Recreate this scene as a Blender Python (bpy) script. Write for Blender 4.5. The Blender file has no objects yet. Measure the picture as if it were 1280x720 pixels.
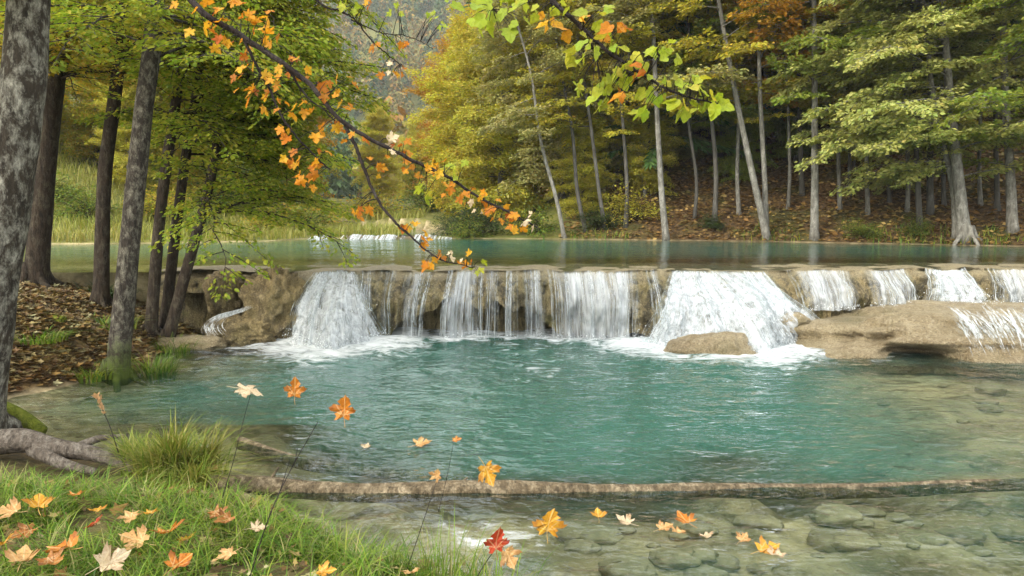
import bpy, math, random
import numpy as np
from mathutils import Vector, Matrix

# ------------------------------------------------------------------ scene, camera, light
S = bpy.context.scene
COL = S.collection
S.render.engine = 'CYCLES'
S.view_settings.view_transform = 'Standard'
S.view_settings.look = 'None'
S.view_settings.gamma = 1.0
S.view_settings.use_curve_mapping = False
S.view_settings.exposure = 1.42
cy = S.cycles
cy.max_bounces = 7; cy.diffuse_bounces = 4; cy.glossy_bounces = 3
cy.transmission_bounces = 5; cy.transparent_max_bounces = 24; cy.volume_bounces = 0
cy.use_denoising = True
cy.sample_clamp_indirect = 6.0
cy.caustics_reflective = False
cy.caustics_refractive = False

F = 1000.0                       # focal length in pixels of the 1280 wide photograph
CAMZ = 2.55
TH = math.atan(0.110)
cam = bpy.data.cameras.new('camera'); camo = bpy.data.objects.new('camera', cam)
COL.objects.link(camo); S.camera = camo
cam.sensor_width = 36; cam.lens = F / 1280 * 36
cam.clip_start = 0.05; cam.clip_end = 4000
camo.location = (0, 0, CAMZ); camo.rotation_euler = (math.pi / 2 - TH, 0, 0)

SUN_EL, SUN_AZ = math.radians(34), math.radians(-132)       # azimuth from +Y, clockwise
sd = Vector((math.sin(SUN_AZ) * math.cos(SUN_EL), math.cos(SUN_AZ) * math.cos(SUN_EL), math.sin(SUN_EL)))
w = bpy.data.worlds.new('World'); S.world = w; w.use_nodes = True
nt = w.node_tree; nt.nodes.clear()
o_ = nt.nodes.new('ShaderNodeOutputWorld'); bg = nt.nodes.new('ShaderNodeBackground')
sk = nt.nodes.new('ShaderNodeTexSky'); sk.sky_type = 'NISHITA'; sk.sun_disc = False
sk.sun_elevation = SUN_EL; sk.sun_rotation = SUN_AZ % (2 * math.pi)
sk.air_density = 1.0; sk.dust_density = 3.0
cl = nt.nodes.new('ShaderNodeMix'); cl.data_type = 'RGBA'       # thin cloud cover whitening the sky
cl.inputs[0].default_value = 0.75
cl.inputs[7].default_value = (9.5, 9.5, 9.3, 1)
nt.links.new(sk.outputs[0], cl.inputs[6]); nt.links.new(cl.outputs[2], bg.inputs[0])
bg.inputs[1].default_value = 0.15
nt.links.new(bg.outputs[0], o_.inputs[0])
sun = bpy.data.lights.new('sun', 'SUN'); suno = bpy.data.objects.new('sun', sun); COL.objects.link(suno)
sun.energy = 1.5; sun.angle = math.radians(12); sun.color = (1.0, 0.94, 0.84)
suno.location = (-20, 10, 40)
suno.rotation_euler = (-sd).to_track_quat('-Z', 'Y').to_euler()

# ------------------------------------------------------------------ helpers
CT, ST = math.cos(TH), math.sin(TH)
def ray(px, py):
    u, v = (px - 640) / F, (360 - py) / F
    return np.array([u, CT + v * ST, -ST + v * CT])
def at(px, py, Y):
    d = ray(px, py); t = Y / d[1]
    return np.array([0, 0, CAMZ]) + d * t
def onz(px, py, z):
    d = ray(px, py); t = (z - CAMZ) / d[2]
    return np.array([0, 0, CAMZ]) + d * t

def _h(ix, iy, iz):
    with np.errstate(over='ignore'):
        n = (ix.astype(np.uint32) * np.uint32(374761393) + iy.astype(np.uint32) * np.uint32(668265263)
             + iz.astype(np.uint32) * np.uint32(2246822519))
        n = (n ^ (n >> np.uint32(13))) * np.uint32(1274126177)
        n = n ^ (n >> np.uint32(16))
    return n.astype(np.float64) / 4294967295.0
def vn(x, y=0.0, z=0.0):
    x, y, z = np.broadcast_arrays(np.asarray(x, float), np.asarray(y, float), np.asarray(z, float))
    fx, fy, fz = np.floor(x), np.floor(y), np.floor(z)
    ix, iy, iz = fx.astype(np.int64), fy.astype(np.int64), fz.astype(np.int64)
    x, y, z = x - fx, y - fy, z - fz
    x, y, z = x * x * (3 - 2 * x), y * y * (3 - 2 * y), z * z * (3 - 2 * z)
    r = 0
    for a in (0, 1):
        for b in (0, 1):
            for c in (0, 1):
                r = r + _h(ix + a, iy + b, iz + c) * (x if a else 1 - x) * (y if b else 1 - y) * (z if c else 1 - z)
    return r
def fbm(x, y=0.0, z=0.0, o=4):
    r, a, t = 0, 0.5, 0
    for k in range(o):
        r = r + a * vn(np.asarray(x) * 2**k + 17.3 * k, np.asarray(y) * 2**k + 5.1 * k, np.asarray(z) * 2**k + 9.7 * k)
        t += a; a *= 0.5
    return r / t
def sstep(a, b, x):
    t = np.clip((x - a) / (b - a), 0, 1); return t * t * (3 - 2 * t)

class MB:
    """collects vertices and faces; build() links them as ONE mesh object"""
    def __init__(s): s.v, s.f, s.n = [], [], 0
    def add(s, v, f):
        v = np.asarray(v, float).reshape(-1, 3); f = np.asarray(f, np.int64)
        s.v.append(v); s.f.append(f + s.n); s.n += len(v)
    def mesh(s, name, mat, smooth=True):
        v = np.concatenate(s.v) if s.v else np.zeros((0, 3))
        me = bpy.data.meshes.new(name)
        me.vertices.add(len(v)); me.vertices.foreach_set('co', v.astype(np.float32).ravel())
        fl = [f for f in s.f if len(f)]
        nl = sum(f.size for f in fl); nf = sum(len(f) for f in fl)
        me.loops.add(nl); me.polygons.add(nf)
        me.loops.foreach_set('vertex_index', np.concatenate([f.ravel() for f in fl]).astype(np.int32))
        tot = np.concatenate([np.full(len(f), f.shape[1]) for f in fl])
        me.polygons.foreach_set('loop_start', (np.cumsum(tot) - tot).astype(np.int32))
        me.polygons.foreach_set('use_smooth', np.full(nf, smooth))
        me.update(calc_edges=True)
        if mat: me.materials.append(mat)
        return me
    def build(s, name, mat, parent=None, smooth=True, loc=None):
        o = bpy.data.objects.new(name, s.mesh(name, mat, smooth)); COL.objects.link(o)
        if parent: o.parent = parent
        if loc is not None: o.location = loc
        return o

def attr(o, name, vals):
    a = o.data.attributes.new(name, 'FLOAT', 'POINT'); a.data.foreach_set('value', np.asarray(vals, np.float32).ravel())
def tag(o, label=None, cat=None, group=None, kind=None):
    if label: o['label'] = label
    if cat: o['category'] = cat
    if group: o['group'] = group
    if kind: o['kind'] = kind
    return o
def parent_keep(o, root):
    o.parent = root; o.matrix_parent_inverse = Matrix.Translation(-Vector(root.location))
def empty(name, loc, label, cat, group=None):
    o = bpy.data.objects.new(name, None); COL.objects.link(o); o.location = tuple(float(c) for c in loc)
    return tag(o, label, cat, group)

def grid_faces(nu, nv):
    i = np.arange(nu - 1)[:, None] * nv + np.arange(nv - 1)[None, :]
    i = i.ravel(); return np.stack([i, i + nv, i + nv + 1, i + 1], 1)
def tube(pts, rad, sides=6, rough=0.0, cap=True, seed=0):
    pts = np.asarray(pts, float); n = len(pts); rad = np.broadcast_to(np.asarray(rad, float), (n,))
    t = np.gradient(pts, axis=0); t /= np.linalg.norm(t, axis=1)[:, None] + 1e-9
    ref = np.array([0.0, 0, 1]) if abs(t[:, 2]).mean() < 0.8 else np.array([1.0, 0, 0])
    a = np.cross(t, ref); a /= np.linalg.norm(a, axis=1)[:, None] + 1e-9
    b = np.cross(t, a)
    th = np.linspace(0, 2 * math.pi, sides, endpoint=False)
    rr = rad[:, None] * np.ones(sides)
    if rough:
        L = np.concatenate([[0], np.cumsum(np.linalg.norm(np.diff(pts, axis=0), axis=1))])
        rr = rr * (1 + rough * (fbm(np.cos(th)[None] * 1.6 + seed, np.sin(th)[None] * 1.6, L[:, None] * 1.6, 3) - 0.5) * 2)
    v = pts[:, None] + a[:, None] * (rr * np.cos(th))[..., None] + b[:, None] * (rr * np.sin(th))[..., None]
    i = np.arange(n - 1)[:, None] * sides; j = np.arange(sides)[None]; k = (j + 1) % sides
    f = np.stack([i + j, i + k, i + sides + k, i + sides + j], -1).reshape(-1, 4)
    v = v.reshape(-1, 3)
    if cap:
        v = np.concatenate([v, pts[:1], pts[-1:]]); c0, c1 = n * sides, n * sides + 1
        jj = np.arange(sides); kk = (jj + 1) % sides
        e0 = np.stack([np.full(sides, c0), kk, jj, jj], 1)[:, :3]
        e1 = np.stack([np.full(sides, c1), (n - 1) * sides + jj, (n - 1) * sides + kk], 1)
        return v, f, np.concatenate([e0, e1])
    return v, f, None
def add_tube(mb, *a, **k):
    v, f, c = tube(*a, **k); base = mb.n
    mb.add(v, f)
    if c is not None: mb.f.append(c + base)
def spline(P, n):
    """Catmull-Rom through P"""
    P = np.asarray(P, float); P = np.concatenate([[2 * P[0] - P[1]], P, [2 * P[-1] - P[-2]]])
    u = np.linspace(0, len(P) - 3 - 1e-6, n); i = u.astype(int); t = (u - i)[:, None]
    a, b, c, d = P[i], P[i + 1], P[i + 2], P[i + 3]
    return 0.5 * (2 * b + (c - a) * t + (2 * a - 5 * b + 4 * c - d) * t**2 + (3 * b - a - 3 * c + d) * t**3)

# leaf shapes: blade in the xy plane, base at 0, tip at +y, normal +z
LEAF4 = (np.array([[0, 0, 0], [.30, .45, .05], [0, 1, -.06], [-.30, .45, .05]]), np.array([[0, 1, 2, 3]]))
LEAF6 = (np.array([[0, 0, 0], [.28, .28, .05], [.25, .66, .03], [0, 1, -.10], [-.25, .66, .03], [-.28, .28, .05]]),
         np.array([[0, 1, 2, 3], [0, 3, 4, 5]]))
NEEDLE = (np.array([[-.07, 0, 0], [.07, 0, 0], [.10, .55, -.02], [0, 1, -.08], [-.10, .55, -.02]])[[0, 1, 2, 3, 4]],
          np.array([[0, 1, 2, 3, 4]]))
def _maple(soft):
    if soft:
        h = [(0.06, -.02), (.22, -.07), (.34, 0), (.42, .12), (.40, .22), (.50, .30), (.50, .42), (.42, .50), (.34, .54), (.30, .66), (.20, .82), (.10, .92)]
    else:
        h = [(.05, -.03), (.20, -.12), (.40, -.12), (.32, .02), (.42, .06), (.34, .14), (.56, .22), (.70, .42), (.54, .40), (.52, .52), (.40, .46),
             (.20, .42), (.26, .56), (.36, .62), (.24, .70), (.18, .82), (.10, .88)]
    r = [(0, 0)] + h + [(0, 1.0)] + [(-x, y) for x, y in h[::-1]]
    r = np.array([(x, y, 0) for x, y in r])
    c = np.array([[0, .32, 0]])
    v = np.concatenate([r, c]); n = len(r)
    j = np.arange(n); f = np.stack([j, (j + 1) % n, np.full(n, n)], 1)
    return v, f
MAPLE, LIME = _maple(False), _maple(True)
def curl(T, amt, fold=0.12, wav=0.0, ph=0.0):
    v = T[0].copy(); x, y = v[:, 0], v[:, 1] - .32
    v[:, 2] = fold * np.abs(x) + amt * (x * x * 1.2 + y * y) + wav * np.sin(x * 9 + ph) * np.cos(y * 8 + ph)
    return v, T[1]
def frames(d, n):
    d = d / (np.linalg.norm(d, axis=1)[:, None] + 1e-9)
    s = np.cross(d, n); s /= np.linalg.norm(s, axis=1)[:, None] + 1e-9
    n = np.cross(s, d)
    return s, d, n
def place(mb, T, pos, d, n, sc):
    """copies of leaf shape T at pos, pointing along d with normal n"""
    v, f = T; s, d, n = frames(d, n); sc = np.asarray(sc).reshape(-1, 1, 1)
    V = pos[:, None] + sc * (v[None, :, 0:1] * s[:, None] + v[None, :, 1:2] * d[:, None] + v[None, :, 2:3] * n[:, None])
    k = len(v); idx = (np.arange(len(pos)) * k)[:, None, None] + f[None]
    mb.add(V.reshape(-1, 3), idx.reshape(-1, f.shape[1]))

# ------------------------------------------------------------------ materials
class N:
    """tiny node-tree writer"""
    def __init__(s, name):
        s.m = bpy.data.materials.new(name); s.m.use_nodes = True; s.t = s.m.node_tree; s.t.nodes.clear()
        s.out = s.t.nodes.new('ShaderNodeOutputMaterial')
    def new(s, typ, **kw):
        n = s.t.nodes.new(typ)
        for k, v in kw.items(): setattr(n, k, v)
        return n
    def lk(s, a, b): s.t.links.new(a, b)
    def set(s, inp, v):
        if hasattr(v, 'is_output') or isinstance(v, bpy.types.NodeSocket): s.lk(v, inp)
        elif isinstance(v, (tuple, list)) and len(v) == 3 and inp.type == 'RGBA': inp.default_value = (*v, 1)
        else: inp.default_value = v
    def coord(s, scale=(1, 1, 1), kind='Object'):
        c = s.new('ShaderNodeTexCoord'); m = s.new('ShaderNodeMapping'); s.lk(c.outputs[kind], m.inputs[0]); m.inputs[3].default_value = scale
        return m.outputs[0]
    def noise(s, vec, scale, detail=4, rough=.55, dist=0):
        n = s.new('ShaderNodeTexNoise'); s.lk(vec, n.inputs['Vector']); n.inputs['Scale'].default_value = scale
        n.inputs['Detail'].default_value = detail; n.inputs['Roughness'].default_value = rough; n.inputs['Distortion'].default_value = dist
        return n.outputs['Fac']
    def voro(s, vec, scale, feature='F1', out='Distance'):
        n = s.new('ShaderNodeTexVoronoi'); n.feature = feature; s.lk(vec, n.inputs['Vector']); n.inputs['Scale'].default_value = scale
        return n.outputs[out]
    def ramp(s, fac, stops, interp='LINEAR'):
        r = s.new('ShaderNodeValToRGB'); r.color_ramp.interpolation = interp; e = r.color_ramp.elements
        while len(e) < len(stops): e.new(0.5)
        for i, (p, c) in enumerate(stops):
            e[i].position = p; e[i].color = (*c, 1) if isinstance(c, (tuple, list)) else (c, c, c, 1)
        s.lk(fac, r.inputs[0]); return r.outputs[0]
    def mix(s, fac, a, b, blend='MIX'):
        m = s.new('ShaderNodeMix'); m.data_type = 'RGBA'; m.blend_type = blend
        s.set(m.inputs[0], fac); s.set(m.inputs[6], a); s.set(m.inputs[7], b); return m.outputs[2]
    def math(s, op, a, b=0.0, c=None):
        m = s.new('ShaderNodeMath', operation=op); m.use_clamp = False
        s.set(m.inputs[0], a); s.set(m.inputs[1], b)
        if c is not None: s.set(m.inputs[2], c)
        return m.outputs[0]
    def attr(s, name):
        a = s.new('ShaderNodeAttribute'); a.attribute_name = name; return a.outputs['Fac']
    def bump(s, h, strength=.5, dist=.05):
        b = s.new('ShaderNodeBump'); b.inputs['Strength'].default_value = strength; b.inputs['Distance'].default_value = dist
        s.lk(h, b.inputs['Height']); return b.outputs[0]
    def bsdf(s, col, rough=.7, spec=.3, normal=None):
        p = s.new('ShaderNodeBsdfPrincipled'); s.set(p.inputs['Base Color'], col); s.set(p.inputs['Roughness'], rough)
        p.inputs['Specular IOR Level'].default_value = spec
        if normal: s.lk(normal, p.inputs['Normal'])
        return p.outputs[0]
    def mixs(s, fac, a, b):
        m = s.new('ShaderNodeMixShader'); s.set(m.inputs[0], fac); s.lk(a, m.inputs[1]); s.lk(b, m.inputs[2]); return m.outputs[0]
    def done(s, sh):
        s.lk(sh, s.out.inputs[0]); return s.m

def leaf_mat(name, stops, transl=.38, rough=.55, clump=.25, spec=.25, cl_scale=.8, mott=None):
    m = N(name); g = m.new('ShaderNodeNewGeometry')
    c = m.ramp(g.outputs['Random Per Island'], [(i / max(1, len(stops) - 1), s) for i, s in enumerate(stops)])
    nz = m.noise(m.coord(), cl_scale, 3)
    if mott:
        n5 = m.noise(m.coord(), 55, 4, .65); c = m.mix(m.ramp(n5, [(.52, 0), (.68, .75)]), c, mott)
    hs = m.new('ShaderNodeHueSaturation')
    m.lk(m.math('MULTIPLY_ADD', nz, .09, .455), hs.inputs['Hue'])
    m.lk(m.math('MULTIPLY_ADD', nz, clump * 2.2, 1 - clump * 1.1), hs.inputs['Value']); m.lk(c, hs.inputs['Color'])
    c = hs.outputs[0]
    d = m.bsdf(c, rough, spec)
    t = m.new('ShaderNodeBsdfTranslucent'); m.lk(m.mix(.5, c, (1.15, 1.1, .55), 'MULTIPLY'), t.inputs[0])
    return m.done(m.mixs(transl, d, t.outputs[0]))

M = {}
M['leaf_left'] = leaf_mat('maple_foliage_green', [(.14, .21, .018), (.20, .29, .022), (.29, .35, .03), (.39, .39, .045), (.17, .25, .02), (.47, .39, .045)], transl=.55)
M['leaf_left_yellow'] = leaf_mat('maple_foliage_yellow', [(.16, .24, .02), (.28, .30, .03), (.40, .33, .03), (.42, .25, .03), (.24, .28, .03)], transl=.5)
M['leaf_beech_pale'] = leaf_mat('beech_foliage_pale', [(0.230, 0.299, 0.069), (0.345, 0.380, 0.103), (0.460, 0.460, 0.149), (0.299, 0.333, 0.069), (0.529, 0.483, 0.127)], transl=.38)
M['leaf_beech_green'] = leaf_mat('beech_foliage_green', [(0.135, 0.210, 0.030), (0.210, 0.280, 0.036), (0.315, 0.336, 0.048), (0.180, 0.238, 0.030)], transl=.45)
M['leaf_yellow'] = leaf_mat('beech_foliage_yellow', [(0.362, 0.362, 0.044), (0.475, 0.425, 0.044), (0.575, 0.463, 0.050), (0.312, 0.350, 0.037), (0.550, 0.362, 0.037)], transl=.45)
M['leaf_olive'] = leaf_mat('beech_foliage_olive', [(0.304, 0.324, 0.042), (0.435, 0.405, 0.048), (0.536, 0.432, 0.054), (0.246, 0.297, 0.036)], transl=.45)
M['leaf_orange'] = leaf_mat('beech_foliage_orange', [(0.425, 0.237, 0.025), (0.500, 0.275, 0.025), (0.350, 0.225, 0.025), (0.475, 0.200, 0.019)])
M['leaf_greyolive'] = leaf_mat('foliage_grey_olive', [(0.247, 0.260, 0.078), (0.351, 0.338, 0.104), (0.429, 0.364, 0.130), (0.195, 0.221, 0.065)], transl=.4)
M['spruce'] = leaf_mat('spruce_needles', [(0.044, 0.100, 0.027), (0.069, 0.144, 0.037), (0.100, 0.188, 0.044), (0.056, 0.112, 0.031)], transl=.25, clump=.3)
M['spruce_light'] = leaf_mat('spruce_needles_light', [(.03, .075, .02), (.05, .11, .025), (.07, .13, .03)], transl=.2)
M['shrub'] = leaf_mat('shrub_leaves', [(0.060, 0.120, 0.018), (0.108, 0.180, 0.024), (0.180, 0.228, 0.030), (0.264, 0.240, 0.036)])
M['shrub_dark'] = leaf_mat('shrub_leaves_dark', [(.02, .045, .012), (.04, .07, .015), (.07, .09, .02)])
M['grass'] = leaf_mat('grass_blades', [(.05, .12, .010), (.10, .20, .015), (.16, .27, .022), (.24, .29, .035), (.07, .14, .012), (.34, .30, .12), (.04, .09, .01), (.13, .24, .02)], transl=.35, cl_scale=2.5)
M['grass_dry'] = leaf_mat('grass_tuft_blades', [(.10, .17, .02), (.17, .23, .03), (.26, .28, .05), (.36, .31, .10), (.12, .19, .02)], transl=.35, cl_scale=4)
M['meadow'] = leaf_mat('meadow_blades', [(.17, .21, .035), (.25, .27, .05), (.34, .31, .08), (.21, .21, .045)], transl=.35, cl_scale=.3)
M['litter'] = leaf_mat('leaf_litter', [(0.072, 0.038, 0.013), (0.144, 0.076, 0.018), (0.215, 0.133, 0.035), (0.287, 0.228, 0.093), (0.057, 0.033, 0.013), (0.115, 0.067, 0.024), (0.302, 0.285, 0.141)], transl=.1, rough=.6)
M['litter_far'] = leaf_mat('leaf_litter_slope', [(.12, .075, .025), (.19, .11, .03), (.26, .15, .04), (.08, .055, .02), (.36, .24, .08), (.12, .11, .03)], transl=.1, rough=.7)
M['leaf_b_orange'] = leaf_mat('branch_leaves_orange', [(.55, .20, .012), (.62, .30, .02), (.42, .12, .012), (.60, .36, .03), (.58, .24, .015), (.34, .12, .02)], transl=.5, cl_scale=6, mott=(.26, .09, .015))
M['leaf_b_lime'] = leaf_mat('branch_leaves_lime', [(0.292, 0.368, 0.024), (0.361, 0.400, 0.036), (0.224, 0.320, 0.024), (0.430, 0.384, 0.036), (0.258, 0.320, 0.036)], transl=.5, cl_scale=6, mott=(0.172, 0.224, 0.024))
def one_leaf(name, a, b, spot):
    m = N(name); g = m.coord()
    n1 = m.noise(g, 26, 6, .7); n2 = m.noise(g, 80, 5, .7)
    c = m.mix(m.ramp(n1, [(.38, 0), (.66, 1)]), a, b)
    c = m.mix(m.ramp(n2, [(.50, 0), (.66, .85)]), c, spot)
    lx, ly = m.math('ABSOLUTE', m.attr('lx')), m.attr('ly'); dmin = lx
    for an, up in ((38, .02), (72, .06)):
        q = math.radians(an); dmin = m.math('MINIMUM', dmin, m.math('ABSOLUTE', m.math('SUBTRACT', m.math('MULTIPLY', lx, math.cos(q)), m.math('MULTIPLY', m.math('SUBTRACT', ly, up), math.sin(q)))))
    c = m.mix(m.ramp(dmin, [(.006, .75), (.035, 0)]), c, tuple(.5 * x + .5 * y for x, y in zip(a, (.62, .5, .28))))
    c = m.mix(m.ramp(m.math('ADD', m.math('MULTIPLY', lx, 1.3), m.math('MULTIPLY', n1, .6)), [(.55, 0), (.95, .7)]), c, spot)
    d = m.bsdf(c, .5, .3, m.bump(n2, .3, .01))
    t = m.new('ShaderNodeBsdfTranslucent'); m.lk(c, t.inputs[0])
    return m.done(m.mixs(.3, d, t.outputs[0]))
M['l_orange'] = one_leaf('leaf_orange', (.52, .20, .02), (.40, .12, .012), (.18, .055, .01))
M['l_yellow'] = one_leaf('leaf_yellow', (.58, .33, .03), (.50, .22, .02), (.30, .11, .015))
M['l_red'] = one_leaf('leaf_red', (.42, .05, .012), (.34, .035, .012), (.14, .02, .01))
M['l_tan'] = one_leaf('leaf_tan', (.55, .34, .14), (.48, .26, .09), (.25, .12, .04))
M['l_pale'] = one_leaf('leaf_pale', (.56, .46, .32), (.46, .34, .20), (.26, .15, .07))
M['l_brown'] = one_leaf('leaf_brown', (.32, .12, .03), (.40, .18, .04), (.12, .05, .02))

def bark(name, dark, mid, lichen, amount, scale=1.0, moss=0):
    m = N(name); c = m.coord((1, 1, .55)); c1 = m.coord((1, 1, .25))
    n1 = m.noise(c1, 9 * scale, 6, .65); n2 = m.noise(c, 4.2 * scale, 8, .75, .3); n3 = m.noise(c, 26 * scale, 4)
    col = m.mix(m.ramp(n1, [(.35, 0), (.68, 1)]), dark, mid)
    lm = m.ramp(n2, [(.56 - amount * .25, 0), (.74 - amount * .22, .9)])
    col = m.mix(lm, col, m.mix(m.ramp(n3, [(.4, 0), (.65, 1)]), lichen, tuple(x * .55 for x in lichen)))
    if moss:
        g = m.new('ShaderNodeSeparateXYZ'); m.lk(m.coord(), g.inputs[0])
        mm = m.ramp(m.math('ADD', m.math('MULTIPLY', g.outputs[2], -.9), m.math('MULTIPLY', n2, 1.6)), [(.3, 0), (.75, moss)])
        col = m.mix(mm, col, (.06, .085, .012))
    h = m.math('ADD', n1, m.math('MULTIPLY', n3, .4))
    return m.done(m.bsdf(col, .85, .2, m.bump(h, .9, .05)))
M['bark_big'] = bark('bark_lichen', (.016, .013, .009), (.05, .04, .028), (.36, .35, .29), .40, 2.2)
M['bark_dark'] = bark('bark_dark', (.012, .009, .006), (.046, .032, .02), (.11, .095, .065), .30, 2.4)
M['bark_mott'] = bark('bark_mottled', (.015, .012, .009), (.05, .04, .03), (.23, .215, .165), .38, 3.0, moss=1)
M['bark_beech'] = bark('bark_beech', (.085, .08, .065), (.22, .21, .175), (.40, .39, .34), .32, 1.6)
M['bark_beech_dim'] = bark('bark_beech_dim', (.055, .05, .04), (.11, .105, .09), (.2, .2, .18), .15, 1)
M['bark_spruce'] = bark('bark_spruce', (.03, .022, .017), (.085, .065, .05), (.14, .14, .12), .2, 1)
M['twig'] = bark('branch_bark', (.012, .009, .008), (.035, .026, .022), (.08, .07, .06), .15, 3)
M['log'] = bark('log_bark', (.05, .038, .022), (.16, .12, .07), (.42, .34, .22), .36, 2.6)
M['log_grey'] = bark('weathered_wood', (.045, .036, .028), (.14, .115, .09), (.27, .24, .2), .35, 3.2)
def moss_mat():
    m = N('moss'); c = m.coord(); n = m.noise(c, 14, 5); n2 = m.noise(c, 60, 3)
    col = m.ramp(n, [(.3, (.05, .06, .012)), (.5, (.11, .13, .015)), (.7, (.17, .18, .03))])
    return m.done(m.bsdf(col, .95, .1, m.bump(n2, 1, .03)))
M['moss'] = moss_mat()

def tufa(name, base, dark, light, scale=1.0, streak=True, rough=.55, crest=False):
    m = N(name); c = m.coord(); cs = m.coord((1, 1, .35) if streak else (1, 1, 1))
    n1 = m.noise(cs, 3.2 * scale, 6, .62); n2 = m.noise(cs, 17 * scale, 6, .7); n3 = m.noise(c, 1.1 * scale, 3)
    col = m.mix(m.ramp(n1, [(.36, 0), (.64, 1)]), dark, base)
    col = m.mix(m.ramp(n2, [(.50, 0), (.72, .9)]), col, light)
    col = m.mix(m.ramp(n3, [(.52, 0), (.70, .55)]), col, (.10, .095, .02))
    col = m.mix(m.ramp(n2, [(.28, .85), (.42, 0)]), col, tuple(x * .35 for x in dark))
    if crest:
        n6 = m.noise(m.coord((1, 1, .1)), 7, 4, .6); col = m.mix(m.ramp(n6, [(.40, .85), (.52, 0)]), col, (.035, .030, .014)); n7 = m.noise(c, 2.3, 4); col = m.mix(m.ramp(n7, [(.56, 0), (.66, .6)]), col, (.13, .125, .02))
        col = m.mix(m.math('MULTIPLY', m.attr('crest'), .75), col, m.mix(n2, (.30, .24, .12), (.58, .49, .31)))
    n4 = m.noise(c, 48 * scale, 4, .7)
    col = m.mix(m.ramp(n4, [(.36, .75), (.5, 0)]), col, tuple(x * .5 for x in dark)); col = m.mix(m.ramp(n4, [(.56, 0), (.72, .7)]), col, light)
    h = m.math('ADD', m.math('ADD', m.math('MULTIPLY', n1, .6), n2), m.math('MULTIPLY', m.noise(c, 55 * scale, 3), .5))
    return m.done(m.bsdf(col, rough, .45, m.bump(h, 1.0, .17)))
M['tufa'] = tufa('tufa_rock', (.30, .21, .075), (.085, .062, .026), (.46, .35, .16))
M['ledge'] = tufa('ledge_rock', (.40, .31, .135), (.13, .10, .048), (.56, .46, .25), crest=True)
M['ledge_b'] = tufa('boulder_rock', (.40, .30, .13), (.14, .105, .05), (.54, .43, .22))
M['tufa_pale'] = tufa('travertine_rock', (.42, .34, .20), (.26, .195, .10), (.56, .47, .31), .8, rough=.45)
M['tufa_wet'] = tufa('wet_rock', (.20, .17, .10), (.08, .07, .045), (.32, .28, .19), 1, rough=.3)
m = N('bed_stone'); c = m.coord(); g = m.new('ShaderNodeObjectInfo')
col = m.mix(m.ramp(m.noise(c, 9, 5), [(.35, 0), (.65, 1)]), (.26, .21, .12), (.42, .35, .21)); col = m.mix(m.math('MULTIPLY', g.outputs['Random'], .55), col, (.20, .17, .10))
M['bed_stone'] = m.done(m.bsdf(col, .7, .3, m.bump(m.noise(c, 22, 4), .5, .03)))
M['stone_grey'] = tufa('grey_stone', (.22, .20, .165), (.11, .10, .08), (.36, .34, .29), 1.2, False)

def ground_mat():
    m = N('ground_cover'); c = m.coord()
    a_l, a_g, a_b, a_r = m.attr('litter'), m.attr('meadow'), m.attr('bed'), m.attr('crag')
    n1 = m.noise(c, .8, 5); n2 = m.noise(c, 9, 5, .65); n3 = m.noise(c, 2.6, 5, .6); v = m.voro(c, 11, 'F1', 'Color')
    soil = m.mix(m.ramp(n2, [(.35, 0), (.65, 1)]), (.035, .025, .014), (.085, .06, .03))
    lit = m.mix(m.ramp(n2, [(.38, 0), (.6, 1)]), (.028, .018, .010), m.mix(m.ramp(v, [(.2, 0), (.8, 1)]), (.085, .05, .02), (.17, .105, .038)))
    lit = m.mix(m.ramp(n1, [(.50, 0), (.66, .75)]), lit, (.055, .058, .016))
    gr = m.mix(m.ramp(n1, [(.35, 0), (.65, 1)]), (.12, .13, .03), (.22, .20, .05))
    gr = m.mix(m.ramp(n2, [(.4, .5), (.6, 0)]), gr, (.05, .07, .015))
    bed = m.mix(m.ramp(n3, [(.36, 0), (.58, 1)]), (.15, .115, .055), (.46, .37, .21))
    bed = m.mix(m.ramp(n2, [(.46, 0), (.72, .8)]), bed, (.46, .38, .24))
    bed = m.mix(m.ramp(m.noise(c, 1.3, 4), [(.52, 0), (.64, .7)]), bed, (.07, .06, .03))
    crag = m.mix(m.ramp(m.noise(c, .12, 6, .7), [(.35, 0), (.65, 1)]), (.13, .13, .12), (.30, .29, .27))
    col = m.mix(a_l, soil, lit); col = m.mix(a_g, col, gr); col = m.mix(a_b, col, bed); col = m.mix(a_r, col, crag)
    return m.done(m.bsdf(col, .85, .2, m.bump(m.math('ADD', n2, n3), .7, .06)))
M['ground'] = ground_mat()

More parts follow.
